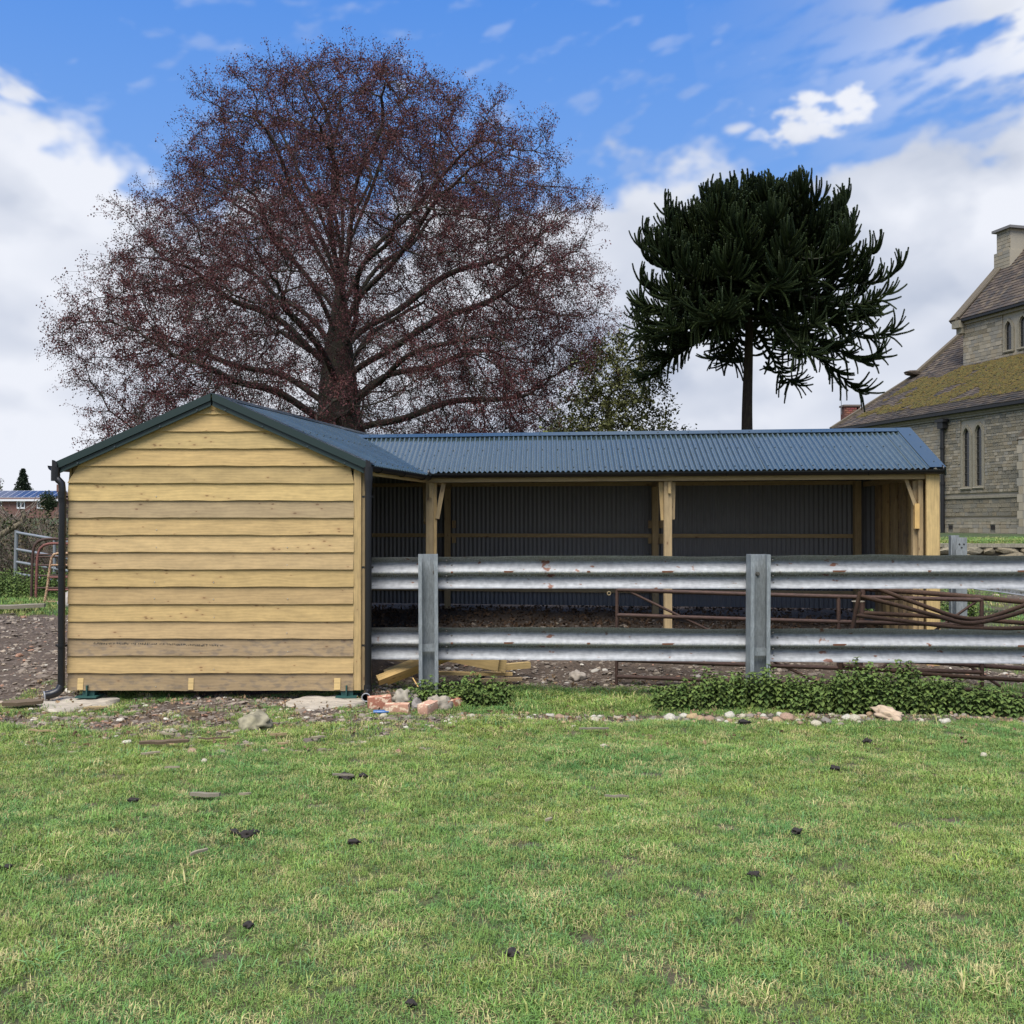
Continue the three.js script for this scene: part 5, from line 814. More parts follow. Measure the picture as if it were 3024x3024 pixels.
{
  // bramble and cut-brush thicket behind the gates
  const T = thing('bramble_thicket', 'tangled thicket of bare brush and brambles behind the old gates', 'thicket'), R = rng(61), tw = new Limbs();
  for (let i = 0; i < 1500; i++) { const x0 = lerp(-15.5, -7.2, R()), d0 = lerp(20.5, 24.5, R()); let q = [x0, groundY(x0, d0) - 0.05, -d0], a = R() * 6.28, up = 0.5 + 0.6 * R(), r = 0.006 + 0.012 * R() * R(); const n = 7, st = 0.16 + 0.12 * R(); for (let k = 0; k < n; k++) { const e = [q[0] + Math.cos(a) * st * 0.7, q[1] + up * st * 1.5, q[2] + Math.sin(a) * st * 0.7]; if (e[1] > 1.75 + 0.3 * noise3(x0 * 0.7, 1, d0 * 0.7)) up = -0.3; tw.seg(q, e, r, r * 0.85, 4); q = e; r *= 0.86; a += (R() - 0.5) * 0.9; up -= 0.22 * R(); } }
  stuff(mesh('stems', tw.geo(), std({ color: lin(0.135, 0.105, 0.08), roughness: 0.95 }), T));
  const list = []; for (let i = 0; i < 3600; i++) { const x = lerp(-15.5, -7.2, R()), d = lerp(20.3, 25, R()), y = groundY(x, d) + (1.35 + 0.3 * noise3(x, 2, d)) * Math.pow(R(), 0.8), k = 0.6 + 0.7 * R(), dead = R() < 0.55; list.push([x, y, -d, 1.2, R() * 6, R() * 6, R() * 6, ...(dead ? [0.13 * k, 0.105 * k, 0.06 * k] : [0.05 * k, 0.065 * k, 0.022 * k])]); }
  instanced('leaves', spray(9, 4, 0.055, 0.13, 0.1), leafMat(), list, T, true);
  const lg = thing('cut_limb', 'pale bent cut limb poking out of the bramble thicket', 'branch'), lm = new Limbs(), lp = [[-10.55, 1.36, -20.9], [-10.35, 1.47, -20.9], [-10.15, 1.60, -20.9], [-9.98, 1.68, -20.9], [-9.93, 1.83, -20.9], [-9.97, 1.94, -20.9]]; for (let i = 1; i < lp.length; i++) lm.seg(lp[i - 1], lp[i], 0.075 - i * 0.005, 0.07 - i * 0.005, 8); mesh('limb', lm.geo(), std({ color: lin(0.27, 0.225, 0.15), map: stoneTex, roughness: 0.9 }), lg); const tg = new Limbs(); for (let i = 0; i < 16; i++) { const a = R() * 6.28; tg.seg([-10.2 + 0.3 * R(), 1.6 + 0.2 * R(), -20.9], [-10.2 + Math.cos(a) * 0.7, 2.0 + 0.35 * R(), -20.9 + Math.sin(a) * 0.4], 0.012, 0.004, 4); } mesh('twigs', tg.geo(), std({ color: lin(0.2, 0.165, 0.13), roughness: 0.95 }), lg);
}
{
  // three gates standing at the yard's left edge
  const g = thing('galvanised_gate', 'grey galvanised field gate standing behind the rusty round-cornered gate', 'gate'), A = (x, y) => V(x, y, 19.6 + (x + 9.5) * -0.75);
  for (const [y, y2] of [[1.50, 1.36], [1.18, 1.06], [0.94, 0.84], [0.72, 0.62]]) pipe('bar', [A(-9.42, y), A(-7.6, y2 - 0.05)], 0.026, pipeGalv, g); pipe('stile', [A(-9.44, 1.54), A(-9.48, 0.42)], 0.035, pipeGalv, g); pipe('stile', [A(-8.35, 1.42), A(-8.35, 0.45)], 0.028, pipeGalv, g); pipe('stile', [A(-7.6, 1.34), A(-7.6, 0.4)], 0.028, pipeGalv, g);
  const b = thing('rusty_gate', 'red-brown rusty tubular gate with rounded corner at the left yard edge', 'gate'), B = (x, y) => V(x, y, 17.2 + (x + 8) * 0.1), x0 = -8.05;
  for (const o of [0, 0.075]) pipe('frame', [B(x0 + o, 0.36), B(x0 + 0.01 + o, 0.8), B(x0 + 0.03 + o, 1.22 - o), B(x0 + 0.07 + o, 1.34 - o), B(x0 + 0.18 + o, 1.405 - o), B(x0 + 0.6, 1.41 - o), B(-6.2, 1.41 - o)], 0.023, o ? pipeRed : pipeRust, b);
  for (const y of [1.155, 1.115, 0.975, 0.80, 0.595, 0.40, 0.36]) pipe('bar', [B(x0 + 0.06, y), B(-6.2, y)], 0.016, y < 0.5 ? pipeRed : pipeRust, b); pipe('stile', [B(-6.2, 1.41), B(-6.2, 0.36)], 0.022, pipeRust, b);
  const c = thing('peeling_hurdle', 'small hurdle gate with peeling cream paint over rust in front of the rusty gate', 'gate'), C = (x, y) => V(x, y, 16.7 + (x + 7.5) * 0.08);
  pipe('frame', [C(-7.62, 0.26), C(-7.56, 0.6), C(-7.50, 1.05), C(-7.475, 1.15), C(-7.42, 1.185), C(-7.3, 1.19), C(-6.2, 1.2)], 0.022, pipePeel, c); for (const y of [1.0, 0.80, 0.595, 0.40]) pipe('bar', [C(-7.51 - (1 - y) * 0.1, y), C(-6.2, y + 0.005)], 0.017, y > 0.9 || y < 0.5 ? pipePeel : pipeRed, c); pipe('stile', [C(-6.2, 1.2), C(-6.2, 0.28)], 0.022, pipePeel, c);
  const p = thing('gate_post', 'weathered square timber post beside the old gates', 'post'); bar('post', V(-7.02, 0.2, 17.9), V(-7.02, 1.25, 17.9), 0.13, 0.13, timberOld, p);
}
clock('left');
// ---------------------------------------------------------------- rubble, bricks, offcuts, litter
const brickMat = [[0.40, 0.165, 0.10], [0.46, 0.25, 0.165], [0.50, 0.29, 0.20], [0.43, 0.17, 0.095]].map((c, i) => std({ map: dataTex(128, 128, (x, y) => { const n = loop(x, 128, y * 0.011, 60 + i * 7, 0.4, 3), m = loop(x, 128, y * 0.12, 66 + i, 8, 3), p = sstep(0.05, 0.3, n + 0.12 * m); const k = 1 + 0.25 * m, q = c.map((v) => Math.pow(v, 1 / 2.2) * 255); return [lerp(q[0], 226, p * 0.9) * k, lerp(q[1], 202, p * 0.9) * k, lerp(q[2], 172, p * 0.9) * k]; }, 1, 1), roughness: 0.95 }));
function brickGeo(seed, l = 0.215, h = 0.068, w = 0.105) { const g = new THREE.BoxGeometry(l, h, w, 7, 3, 4), p = g.attributes.position, v = new THREE.Vector3(); for (let i = 0; i < p.count; i++) { v.fromBufferAttribute(p, i); const ex = Math.abs(v.x) / (l / 2), ey = Math.abs(v.y) / (h / 2), ez = Math.abs(v.z) / (w / 2), edge = (ex > 0.98) + (ey > 0.98) + (ez > 0.98); const k = edge > 1 ? 0.955 - 0.07 * Math.max(0, noise3(v.x * 20 + seed, v.y * 20, v.z * 20)) : 1 + 0.015 * noise3(v.x * 30, v.y * 30 + seed, v.z * 30); p.setXYZ(i, v.x * k, v.y * k, v.z * k); } g.computeVertexNormals(); return g; }
[[-1.205, 9.36, 0.20, 0.125, 0.05, 0, 'orange red brick standing on edge nearest the drainpipe'], [-1.02, 9.16, -0.06, 0.095, 0.02, 1, 'pale chipped brick lying lengthwise between two other bricks'], [-0.745, 9.14, 1.15, 0.10, 0.03, 2, 'pinkish worn brick end beside the pebbly concrete lump'], [-0.545, 9.36, 0.78, 0.10, 0.04, 3, 'bright orange brick against the nettles behind the concrete lump']].forEach(([x, d, ry, h, rz, k, label], i) => { const b = tag(mesh('brick', brickGeo(i * 7, 0.22, h, 0.105), brickMat[k]), label, 'brick', 'loose bricks'); b.position.set(x, groundY(x, d) + h / 2 - 0.012, -d); b.rotation.set(0.03, ry, rz); });
function lump(name, label, cat, x, d, r, seed, col, o = {}) { const g = stoneGeo(seed, o.detail ?? 3, o.rough ?? 0.35, o.flat ?? 0.85, o.facet); const n = g.attributes.position.count, C = new Float32Array(n * 3), p = g.attributes.position; for (let i = 0; i < n; i++) { const m = 0.6 * noise3(p.getX(i) * 9 + seed, p.getY(i) * 9, p.getZ(i) * 9) + 0.6 * noise3(p.getX(i) * 4 + seed, p.getY(i) * 4, p.getZ(i) * 4), k = 1 + (o.mott ?? 0.4) * m; C.set([col[0] * k, col[1] * k, col[2] * k], i * 3); } g.setAttribute('color', new THREE.BufferAttribute(C, 3)); const s = tag(mesh(name, g, std({ vertexColors: true, roughness: 0.95, flatShading: !!o.facet })), label, cat, o.group); s.scale.set(r, r, r); if (o.sc) s.scale.multiply(new THREE.Vector3(...o.sc)); s.position.set(x, groundY(x, d) + r * (o.lift ?? 0.45), -d); s.rotation.set(0.1, seed, 0.1); return s; }
lump('rubble_stone', 'round mottled grey rubble stone behind the bricks', 'stone', -0.985, 9.50, 0.105, 3, [0.26, 0.235, 0.185], { mott: 0.65 });
lump('concrete_lump', 'lump of pebbly broken concrete between two bricks', 'stone', -0.66, 9.28, 0.10, 9, [0.27, 0.235, 0.18], { rough: 0.45, mott: 0.6 });
lump('grey_stone', 'small pointed grey stone wedge behind the pale bricks', 'stone', -0.86, 9.3, 0.06, 5, [0.22, 0.20, 0.18], { facet: true, detail: 1, flat: 1.2, mott: 0.15 });
lump('flint_stone', 'weathered mossy lump of stone on the gravelly grass before the gable', 'stone', -2.10, 8.42, 0.125, 14, [0.25, 0.225, 0.15], { mott: 0.8, flat: 0.75, rough: 0.22, detail: 4 });
lump('rough_stone', 'large rough pinkish stone at the foot of the nettles', 'stone', 3.22, 8.82, 0.12, 21, [0.42, 0.32, 0.22], { flat: 0.6, lift: 0.25, sc: [1.15, 0.8, 0.7] });
lump('yard_stone', 'pale stone lying in the dirt yard behind the barrier', 'stone', 0.665, 10.55, 0.075, 31, [0.36, 0.31, 0.25], { flat: 0.8 });
lump('boulder', 'pale grey boulder beside the peeling hurdle', 'stone', -6.92, 16.2, 0.2, 33, [0.33, 0.30, 0.27], { lift: 0.6 });
{
  // washed pebbles strung along the grass edge; positions in metres
  const tones = [[0.62, 0.56, 0.42], [0.50, 0.34, 0.20], [0.46, 0.30, 0.21], [0.66, 0.62, 0.52], [0.30, 0.27, 0.23], [0.58, 0.42, 0.22], [0.36, 0.30, 0.25]], R = rng(818), geos = [0, 1, 2, 3].map((i) => stoneGeo(70 + i, 2, 0.16, 0.72)), mats = tones.map((c) => std({ color: lin(...c), map: stoneTex, roughness: 0.8 }));
  const words = ['cream pebble in the stony line below the nettles', 'orange pebble in the stony line below the nettles', 'pinkish brown pebble in the stony line below the nettles', 'white pebble in the stony line below the nettles', 'dark grey pebble in the stony line below the nettles', 'yellow pebble in the stony line below the nettles', 'dull brown pebble in the stony line below the nettles'];
  const put = (x, d, r, k) => { const p = tag(mesh('pebble', geos[Math.floor(R() * 4)], mats[k]), words[k], 'pebble', 'pebbles along the grass edge'); p.scale.set(r * (1 + 0.4 * R()), r * (0.8 + 0.3 * R()), r); p.position.set(x, groundY(x, d) + r * (0.05 + 0.3 * R()), -d); p.rotation.set(R() * 0.4, R() * 6, R() * 0.4); };
  for (const [x, r, k] of [[1.36, 0.048, 3], [1.43, 0.035, 4], [1.50, 0.04, 3], [1.56, 0.045, 5], [1.60, 0.04, 1], [1.68, 0.042, 2], [1.90, 0.05, 3], [2.00, 0.035, 0], [2.06, 0.04, 6], [2.18, 0.035, 3], [2.26, 0.05, 1], [2.33, 0.04, 3], [2.36, 0.05, 2], [2.44, 0.035, 0], [2.15, 0.03, 2], [2.52, 0.035, 4], [2.62, 0.03, 2], [2.86, 0.032, 3], [2.92, 0.05, 0], [2.97, 0.035, 2], [3.05, 0.03, 4], [3.12, 0.03, 1], [2.78, 0.025, 0]]) put(x, 8.86 + 0.24 * (R() - 0.5), r * (0.7 + 0.5 * R()), k);
  for (const [x, d, r, k] of [[2.55, 8.62, 0.045, 0], [2.66, 8.70, 0.04, 4], [2.74, 8.62, 0.035, 6], [3.66, 8.68, 0.034, 3], [2.88, 8.8, 0.04, 3], [0.72, 8.78, 0.045, 0], [0.70, 8.85, 0.04, 5], [0.42, 8.95, 0.045, 2], [0.71, 7.75, 0.04, 0], [0.47, 8.95, 0.03, 6], [-1.12, 8.95, 0.032, 0], [-1.3, 8.92, 0.036, 6], [-0.9, 8.9, 0.03, 4], [-0.35, 9.0, 0.03, 0], [3.44, 7.5, 0.025, 0], [-2.35, 7.55, 0.035, 2], [-2.17, 7.25, 0.022, 0], [0.15, 8.9, 0.025, 3], [1.05, 8.95, 0.03, 4]]) put(x, d, r, k);
  for (let i = 0; i < 70; i++) put(-0.6 + R() * 5.4, 8.55 + R() * 0.55, 0.010 + 0.016 * R() * R() + 0.006, Math.floor(R() * 7));
}
// sawn offcuts thrown in a heap behind the barrier
{
  const o = (label, x0, y0, d0, x1, y1, d1, h, w, m, up) => { const t = thing('timber_offcut', label, 'timber offcut', 'heap of timber offcuts'); bar('plank', V(x0, y0, d0), V(x1, y1, d1), h, w, m, t, up); return t; };
  const U = new THREE.Vector3(0.0, 0.75, 0.65).normalize();
  const s = o('bundle of pale sawn battens sloping up behind the barrier post', -1.31, 0.155, 10.02, -0.60, 0.40, 10.28, 0.075, 0.075, timberPale, U); bar('plank', V(-1.25, 0.215, 10.10), V(-0.66, 0.42, 10.33), 0.04, 0.06, timberB, s, U); bar('plank', V(-1.23, 0.13, 10.10), V(-0.60, 0.35, 10.36), 0.05, 0.05, timberPale, s, U);
  o('wide dull board leaning face-on at the back of the offcut heap', -0.64, 0.37, 10.50, -0.13, 0.29, 10.36, 0.19, 0.02, timberC);
  o('short board end upright beside the wide dull board', -0.30, 0.27, 10.42, -0.06, 0.24, 10.40, 0.12, 0.018, timberC);
  o('square offcut lying on the right end of the heap', -0.12, 0.215, 10.5, 0.18, 0.225, 10.62, 0.062, 0.07, timberB);
  o('upright curled offcut at the top of the heap', -0.20, 0.22, 10.72, -0.18, 0.44, 10.72, 0.09, 0.04, timberPale);
  o('thin pale lath laid high across the left of the heap', -1.10, 0.40, 10.55, -0.62, 0.33, 10.60, 0.03, 0.06, timberPale);
  o('dark plank low at the left of the heap', -1.36, 0.31, 10.70, -0.85, 0.25, 10.62, 0.06, 0.09, timberOld);
  o('long dull plank under the left of the heap', -1.35, 0.40, 10.9, -0.55, 0.36, 10.8, 0.08, 0.04, timberE);
  o('flat board under the right of the heap', -0.75, 0.17, 10.42, 0.0, 0.15, 10.5, 0.03, 0.1, timberC);
  o('weathered batten along the ground under the heap', -0.45, 0.10, 10.34, 0.1, 0.11, 10.42, 0.035, 0.05, timberOld);
  o('thin splinter propped against the pale battens', -0.96, 0.19, 9.95, -0.84, 0.06, 9.72, 0.008, 0.008, timberPale);
}
// wood slivers, sticks and clods scattered on the grass
{
  const R = rng(929), pale = std({ color: lin(0.42, 0.36, 0.25), map: stoneTex, roughness: 0.9 }), grey = std({ color: lin(0.33, 0.29, 0.22), map: stoneTex, roughness: 0.9 }), brown = std({ color: lin(0.19, 0.135, 0.085), map: stoneTex, roughness: 0.95 }), tan = std({ color: lin(0.48, 0.36, 0.19), map: stoneTex, roughness: 0.9 });
  const sliver = (label, x, d, l, w, a, m, h = 0.012, group) => { const g = new THREE.BoxGeometry(l, h, w, 8, 1, 2), p = g.attributes.position; for (let i = 0; i < p.count; i++) { const t = Math.abs(p.getX(i)) / (l / 2); p.setXYZ(i, p.getX(i), p.getY(i) + 0.006 * noise3(p.getX(i) * 9 + x, d, 1), p.getZ(i) * (1 - 0.55 * t * t) + 0.012 * noise3(p.getX(i) * 6, x, d)); } g.computeVertexNormals(); const s = tag(mesh('wood_sliver', g, m), label, 'wood sliver', group); s.position.set(x, groundY(x, d) + 0.03 + h, -d); s.rotation.set((R() - 0.5) * 0.2, a, (R() - 0.5) * 0.1); };
  sliver('long pale grey wood sliver on the open grass', -1.86, 6.24, 0.19, 0.05, -0.2, grey, 0.02); sliver('thin pale sliver beside the long grey one', -1.63, 6.28, 0.07, 0.02, 0.4, pale); sliver('narrow sliver near the mossy stone', -2.28, 6.9, 0.10, 0.02, 0.1, pale);
  sliver('tan sawn chip lying by the mossy stone', -1.82, 8.02, 0.13, 0.035, 0.5, tan, 0.018); sliver('orange chip on the grass near the gable', -1.72, 7.72, 0.08, 0.035, 0.2, tan); sliver('short tan chip right of the mossy stone', -1.5, 7.98, 0.12, 0.03, 0.35, pale);
  sliver('long thin stick below the pebble line', 0.66, 8.28, 0.24, 0.02, 0.02, grey); sliver('flat pale stick on the open grass', 0.64, 6.28, 0.15, 0.022, 0.1, grey); sliver('small pale chip standing in the grass', 0.20, 5.78, 0.05, 0.022, 0.7, pale); sliver('leaning sliver in the near grass', -1.58, 5.2, 0.10, 0.018, 0.9, pale);
  sliver('curved pale stick on the left grass', -3.72, 8.15, 0.24, 0.022, -0.15, tan); sliver('dark bark strip before the gable', -2.62, 7.75, 0.36, 0.055, 0.12, brown, 0.02); sliver('bark strip by the scattered stones', -2.30, 7.95, 0.24, 0.03, 0.3, brown); sliver('pale chip on the gravel edge', -2.72, 8.1, 0.14, 0.03, -0.3, pale); sliver('brown broken stick in the gravel before the gable', -2.72, 8.75, 0.2, 0.03, -0.6, brown, 0.025); sliver('flat wood chip in the gravel', -2.9, 9.2, 0.13, 0.05, 0.5, grey); sliver('grey chip low in the left grass', -2.6, 7.4, 0.13, 0.03, 0.25, pale); sliver('broad bark slab beside the left concrete pad', -4.45, 9.35, 0.34, 0.15, 0.25, brown, 0.03); sliver('orange bark chip by the left concrete pad', -3.75, 9.25, 0.2, 0.06, 0.2, tan); sliver('small stick by the near dung clod', -1.1, 6.7, 0.14, 0.018, 0.05, grey);
  sliver('weathered plank end lying on the dirt at the left edge', -5.15, 9.75, 0.34, 0.07, 0.05, pale, 0.025); sliver('grey plank beside the boulder', -7.5, 15.6, 0.8, 0.16, 0.05, grey, 0.05);
  const clod = std({ color: lin(0.026, 0.021, 0.018), roughness: 0.95 }), geos = [0, 1, 2].map((i) => stoneGeo(140 + i, 2, 0.6, 0.6));
  const cl = (x, d, r) => { const m = tag(mesh('dung_clod', geos[Math.floor(R() * 3)], clod), 'small dark dung clod on the grass', 'clod', 'dark clods scattered over the grass'); m.scale.set(r * (1 + 0.5 * R()), r, r); m.position.set(x, groundY(x, d) + r * 0.3 + 0.012, -d); m.rotation.y = R() * 6; };
  for (const [x, d, r] of [[-1.43, 5.55, 0.032], [-1.5, 5.58, 0.02], [-1.40, 5.60, 0.018], [-0.82, 5.35, 0.022], [-2.28, 6.2, 0.022], [-2.52, 5.0, 0.03], [-2.46, 5.03, 0.018], [-1.08, 6.72, 0.036], [-0.98, 6.78, 0.028], [0.0, 4.02, 0.024], [1.93, 8.55, 0.036], [2.75, 7.95, 0.03], [2.2, 7.0, 0.026], [1.55, 5.6, 0.024], [-0.35, 3.6, 0.016], [-1.1, 4.3, 0.02], [-2.35, 4.4, 0.02], [1.15, 4.9, 0.02]]) cl(x, d, r);
  const bo = tag(mesh('plastic_bottle', new THREE.LatheGeometry([[0, 0], [0.03, 0], [0.031, 0.1], [0.012, 0.13], [0.012, 0.15], [0, 0.15]].map(([a, b]) => new THREE.Vector2(a, b)), 14).rotateZ(-Math.PI / 2), new THREE.MeshPhysicalMaterial({ color: lin(0.06, 0.14, 0.32), roughness: 0.3 })), 'small crushed blue plastic bottle lying before the pale brick', 'bottle'); bo.position.set(-1.22, groundY(-1.2, 9.05) + 0.025, -9.06); bo.scale.set(0.9, 0.55, 0.9);
}
clock('small');
// ---------------------------------------------------------------- nettles
function leafShape(seed) { const t = new Tris(), w = 0.5, pts = [[0, 0], [0.18, 0.36], [0.38, 0.46], [0.62, 0.34], [0.82, 0.17], [1, 0]], f = (x, y) => [x, 0.16 * x * (1 - x) * 1.6 - 0.28 * x * x + Math.abs(y) * 0.2, y]; for (let s = -1; s <= 1; s += 2) for (let i = 0; i + 1 < pts.length; i++) { const [x0, y0] = pts[i], [x1, y1] = pts[i + 1]; t.quad(f(x0, 0), f(x1, 0), f(x1, y1 * s), f(x0, y0 * s)); } return t.geo(); }
{
  const leaf = leafShape(1), mat = leafMat({ roughness: 0.7 });
  const patch = (label, x0, x1, dMid, dW, hFn, n, seed) => {
    const T = thing('nettle_patch', label, 'nettles'), R = rng(seed), st = new Limbs(), list = [];
    for (let i = 0; i < n; i++) {
      const x = lerp(x0, x1, R()), d = dMid(x) + (R() - 0.5) * dW, h = hFn(x) * (0.35 + 0.65 * R() + (R() < 0.02 ? 0.25 : 0)) * (1 + 0.35 * noise3(x * 3.1, 4, d * 3.1)) * (1 - 0.35 * Math.abs((d - dMid(x)) / dW) * 2), y0 = groundY(x, d) - 0.02; let lx = (R() - 0.5) * 0.3, lz = (R() - 0.5) * 0.3 + 0.08; const k = 0.7 + 0.5 * R(), nl = Math.max(3, Math.round(h / 0.028)); let q = [x, y0, -d];
      for (let s = 1; s <= nl; s++) { const f = s / nl, e = [x + lx * h * f, y0 + h * f, -d + lz * h * f]; if (s % 2 === 0 || s === nl) { st.seg(q, e, 0.004, 0.003, 3); q = e; } if (f < 0.2) continue; const a0 = (s % 2) * 1.57 + R() * 0.6 + i; const cnt = s === nl ? 4 : 2; for (let j = 0; j < cnt; j++) { const a = a0 + j * 6.283 / cnt, sz = (s === nl ? 0.036 : 0.046 * (1.15 - 0.45 * f)) * (0.7 + 0.6 * R()), g = R(); list.push([e[0], e[1], e[2], sz, 0, a, (s === nl ? 0.5 : 0.1) - R() * 0.9, (0.075 + 0.06 * g) * k, (0.125 + 0.06 * g) * k, (0.032 + 0.013 * g) * k]); } }
    }
    stuff(mesh('stems', st.geo(), std({ color: lin(0.07, 0.10, 0.035), roughness: 0.8 }), T)); instanced('leaves', leaf, mat, list, T, true); console.log('nettles', list.length);
  };
  patch('clump of dark green nettles round the barrier post beside the bricks', -0.92, 0.0, (x) => 9.62 + 0.1 * x, 0.42, (x) => 0.27 - 0.10 * sstep(-0.4, 0.0, x) + 0.06 * sstep(-0.85, -0.6, x), 190, 71);
  patch('clump of nettles left of the barrier post between the gates', 1.30, 2.45, (x) => 9.45 - 0.06 * (x - 1.4), 0.4, (x) => 0.24 + 0.16 * sstep(1.45, 1.9, x), 290, 72);
  patch('broad bank of nettles along the barrier foot under the gates', 2.45, 4.95, (x) => 9.28 - 0.04 * (x - 2.4), 0.5, (x) => 0.34 + 0.07 * sstep(2.5, 3.0, x) - 0.26 * sstep(3.4, 4.9, x), 900, 73);
  patch('lush nettles below the bramble thicket by the old gates', -10.5, -6.4, (x) => 18.3 + 0.2 * (x + 8), 2.2, () => 0.52, 900, 74);
  patch('nettles at the foot of the loose post by the shelter end', 4.75, 6.9, (x) => 14.6 + 0.4 * (x - 5), 0.7, () => 0.4, 200, 75);
}
// ---------------------------------------------------------------- grass and gravel
{
  function tuft(seed, n, len, spread, wid) {
    const R = rng(seed), t = new Tris();
    for (let i = 0; i < n; i++) { const a = R() * 6.283, o = [(R() - 0.5) * spread, -0.006, (R() - 0.5) * spread], l = len * (0.5 + 0.8 * R()), lean = 0.35 + 0.9 * R() + (R() < 0.2 ? 0.4 : 0), c = Math.cos(a), s = Math.sin(a), w = wid * (0.7 + 0.6 * R()), wx = -s * w, wz = c * w;
      const q1 = [o[0] + c * l * 0.5 * lean * 0.6, l * 0.55 * (1 - 0.2 * lean), o[2] + s * l * 0.5 * lean * 0.6], q2 = [o[0] + c * l * lean * 0.95, l * (1 - 0.45 * lean) , o[2] + s * l * lean * 0.95];
      t.quad([o[0] - wx, o[1], o[2] - wz], [o[0] + wx, o[1], o[2] + wz], [q1[0] + wx * 0.8, q1[1], q1[2] + wz * 0.8], [q1[0] - wx * 0.8, q1[1], q1[2] - wz * 0.8]); t.tri([q1[0] - wx * 0.8, q1[1], q1[2] - wz * 0.8], [q1[0] + wx * 0.8, q1[1], q1[2] + wz * 0.8], [q2[0], Math.max(0.004, q2[1]), q2[2]]); }
    return t.geo();
  }
  const kinds = [1, 2, 3, 4].map((s) => ({ geo: tuft(s * 13, 21, 0.031, 0.085, 0.0016), list: [] })), R = rng(1234);
  const add = (x, d, sc, y = groundY(x, d)) => {
    const n = fbm(x * 0.55, 11, d * 0.55, 4), m = fbm(x * 2.2, 15, d * 2.2, 3), k = 0.8 + 0.4 * R() + 0.25 * m, w = R(); let c = [0.178 + 0.11 * n, 0.288 + 0.06 * n, 0.066]; if (w < 0.10 + 0.22 * sstep(0.0, 0.35, m)) c = [0.43, 0.38, 0.17]; else if (w < 0.3) c = [0.30, 0.33, 0.10]; else if (w > 0.86) c = [0.135, 0.26, 0.09];
    kinds[Math.floor(R() * 4)].list.push([x, y, -d, sc, (R() - 0.5) * 0.2, R() * 6.283, (R() - 0.5) * 0.2, c[0] * k, c[1] * k, c[2] * k]);
  };
  for (let i = 0; i < 92000; i++) { const d = Math.sqrt(lerp(2.4 * 2.4, 10.5 * 10.5, R())), x = (R() * 2 - 1) * (0.56 * d + 0.9), g = sward(x, d); if (R() > g * 1.15 - 0.05) continue; const tall = fbm(x * 1.1, 21, d * 1.1, 3); let s = 0.62 + 0.45 * R() + 0.9 * Math.max(0, tall); if (d > 9.25 && d < 10.2 && x > -0.6) s *= 1.5; if (R() < 0.02) s *= 1.8; add(x, d, s); }
  for (let i = 0; i < 5000; i++) { const x = lerp(-14, -4.6, R()), d = lerp(15, 20, R()); if (R() < sward(x, d)) add(x, d, 1.6 + R()); }
  for (let i = 0; i < 6000; i++) { const x = lerp(4.9, 12, R()), d = lerp(11, 21.5, R()); if (R() < sward(x, d) * 0.9) add(x, d, 1.2 + R()); }
  for (let i = 0; i < 9000; i++) { const d = lerp(22.35, 30, R() * R()), x = lerp(4.9, 17, R()); add(x, d, 1.7 + R()); }
  const mat = leafMat({ roughness: 0.6 }); console.log('grass', kinds.map((k) => k.list.length).join());
  const g = thing('grass', 'short rough pasture grass over the whole foreground', 'grass'); g.userData.kind = 'stuff'; kinds.forEach((k) => instanced('blades', k.geo, mat, k.list, g, true));
}
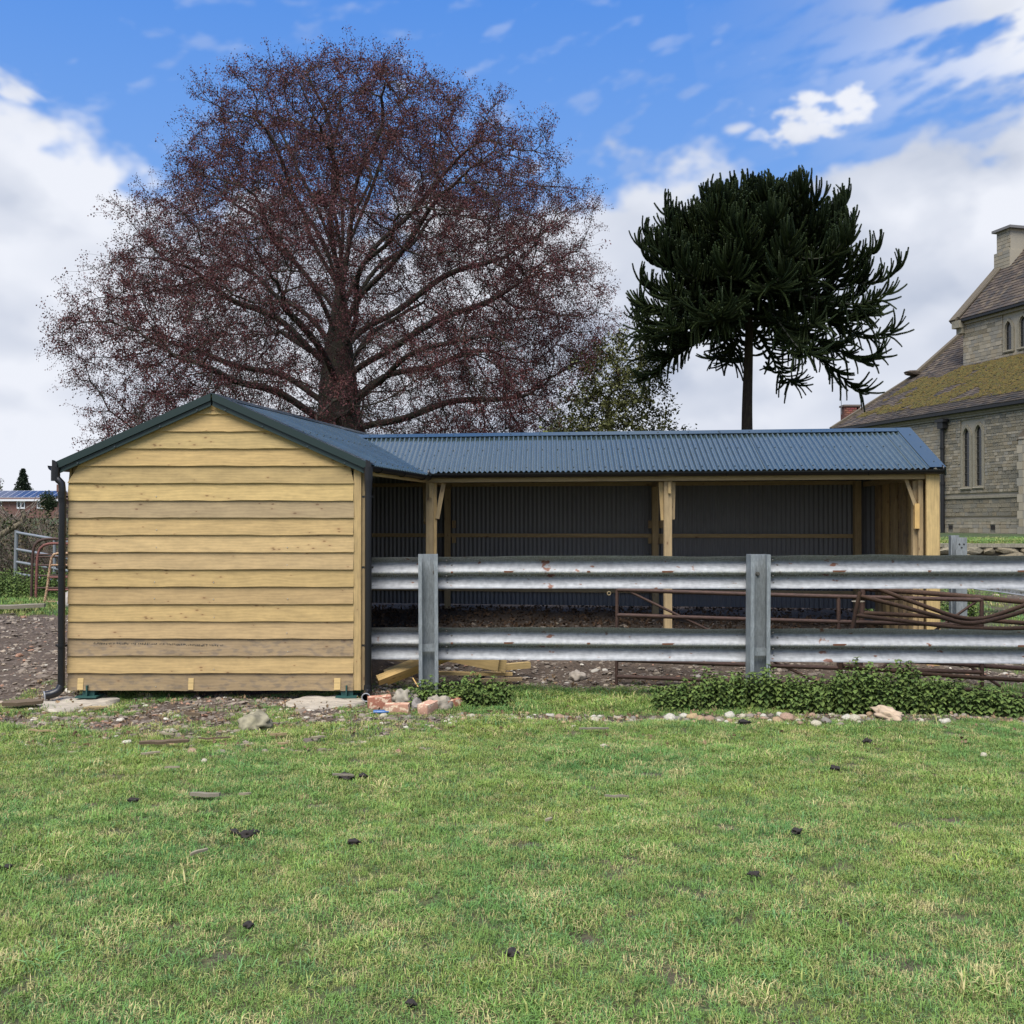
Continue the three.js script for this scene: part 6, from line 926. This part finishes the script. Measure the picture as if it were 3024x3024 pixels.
{
  const R = rng(4321), geos = [0, 1, 2].map((i) => stoneGeo(200 + i, 1, 0.35, 0.5)), lists = [[], [], []];
  const add = (x, d, r) => { const w = R(), k = 0.7 + 0.5 * R(); let c = w < 0.40 ? [0.22, 0.18, 0.14] : w < 0.72 ? [0.15, 0.12, 0.095] : w < 0.87 ? [0.33, 0.27, 0.20] : w < 0.94 ? [0.30, 0.17, 0.11] : [0.5, 0.46, 0.38]; lists[Math.floor(R() * 3)].push([x, groundY(x, d) + r * 0.15, -d, [r * (0.8 + 0.7 * R()), r * (0.6 + 0.5 * R()), r * (0.8 + 0.5 * R())], (R() - 0.5) * 0.6, R() * 6, (R() - 0.5) * 0.6, c[0] * k, c[1] * k, c[2] * k]); };
  const size = () => 0.005 + 0.018 * Math.pow(R(), 4) + (R() < 0.02 ? 0.025 * R() : 0);
  for (let i = 0; i < 7500; i++) { const x = lerp(-4.8, -0.6, R()), d = lerp(7.5, 10.0, R()); if (R() > sward(x, d) * 0.95 && R() < 0.9) add(x, d, size() * (1 + 0.5 * R())); }
  for (let i = 0; i < 11000; i++) { const x = lerp(-10, -4.1, R()), d = lerp(9.0, 15.8, R()); if (R() > sward(x, d)) add(x, d, size() * (1 + R() * (d > 10 ? 1.1 : 0.2))); }
  for (let i = 0; i < 12000; i++) { const x = lerp(-1.4, 6.0, R()), d = lerp(10.0, 13.0, Math.pow(R(), 1.8)); add(x, d, size() * (1 + 0.5 * R())); }
  for (let i = 0; i < 1500; i++) { const x = lerp(-0.7, 5, R()), d = 8.72 + 0.36 * R(); add(x, d, size()); }
  for (let i = 0; i < 2000; i++) { const x = lerp(5, 11, R()), d = lerp(10.4, 20, R()); if (R() > sward(x, d)) add(x, d, size() * 1.3); }
  const g = thing('gravel', 'stones and grit strewn over the bare soil', 'gravel'); g.userData.kind = 'stuff'; const mat = std({ color: 0xffffff, roughness: 0.95 }); lists.forEach((l, i) => instanced('stones', geos[i], mat, l, g, true)); console.log('gravel', lists.map((l) => l.length).join());
  // dead leaves and straw over the shelter floor
  const lit = [], chip = spray(55, 3, 0.06, 0.1, 0); for (let i = 0; i < 2600; i++) { const x = lerp(-2.4, 4.7, R()), d = lerp(11.4, 14, R()), k = 0.6 + 0.7 * R(); lit.push([x, groundY(x, d) + 0.012, -d, 0.8 + 0.5 * R(), 1.57 + (R() - 0.5) * 0.9, R() * 6, R() * 6, 0.10 * k, 0.062 * k, 0.036 * k]); }
  for (let i = 0; i < 1800; i++) { const x = lerp(-4.8, 5, R()), d = lerp(7.6, 10.6, R()), k = 0.6 + 0.7 * R(); if (R() > sward(x, d) * 0.85) lit.push([x, groundY(x, d) + 0.014, -d, 0.45 + 0.5 * R(), 1.57 + (R() - 0.5) * 0.9, R() * 6, R() * 6, 0.22 * k, 0.15 * k, 0.085 * k]); }
  const lg = thing('leaf_litter', 'dead brown leaves and chips littering the shelter floor', 'leaf litter'); lg.userData.kind = 'stuff'; instanced('dead_leaves', chip, leafMat(), lit, lg, true);
}
clock('grass done');
renderer.render(scene, camera);
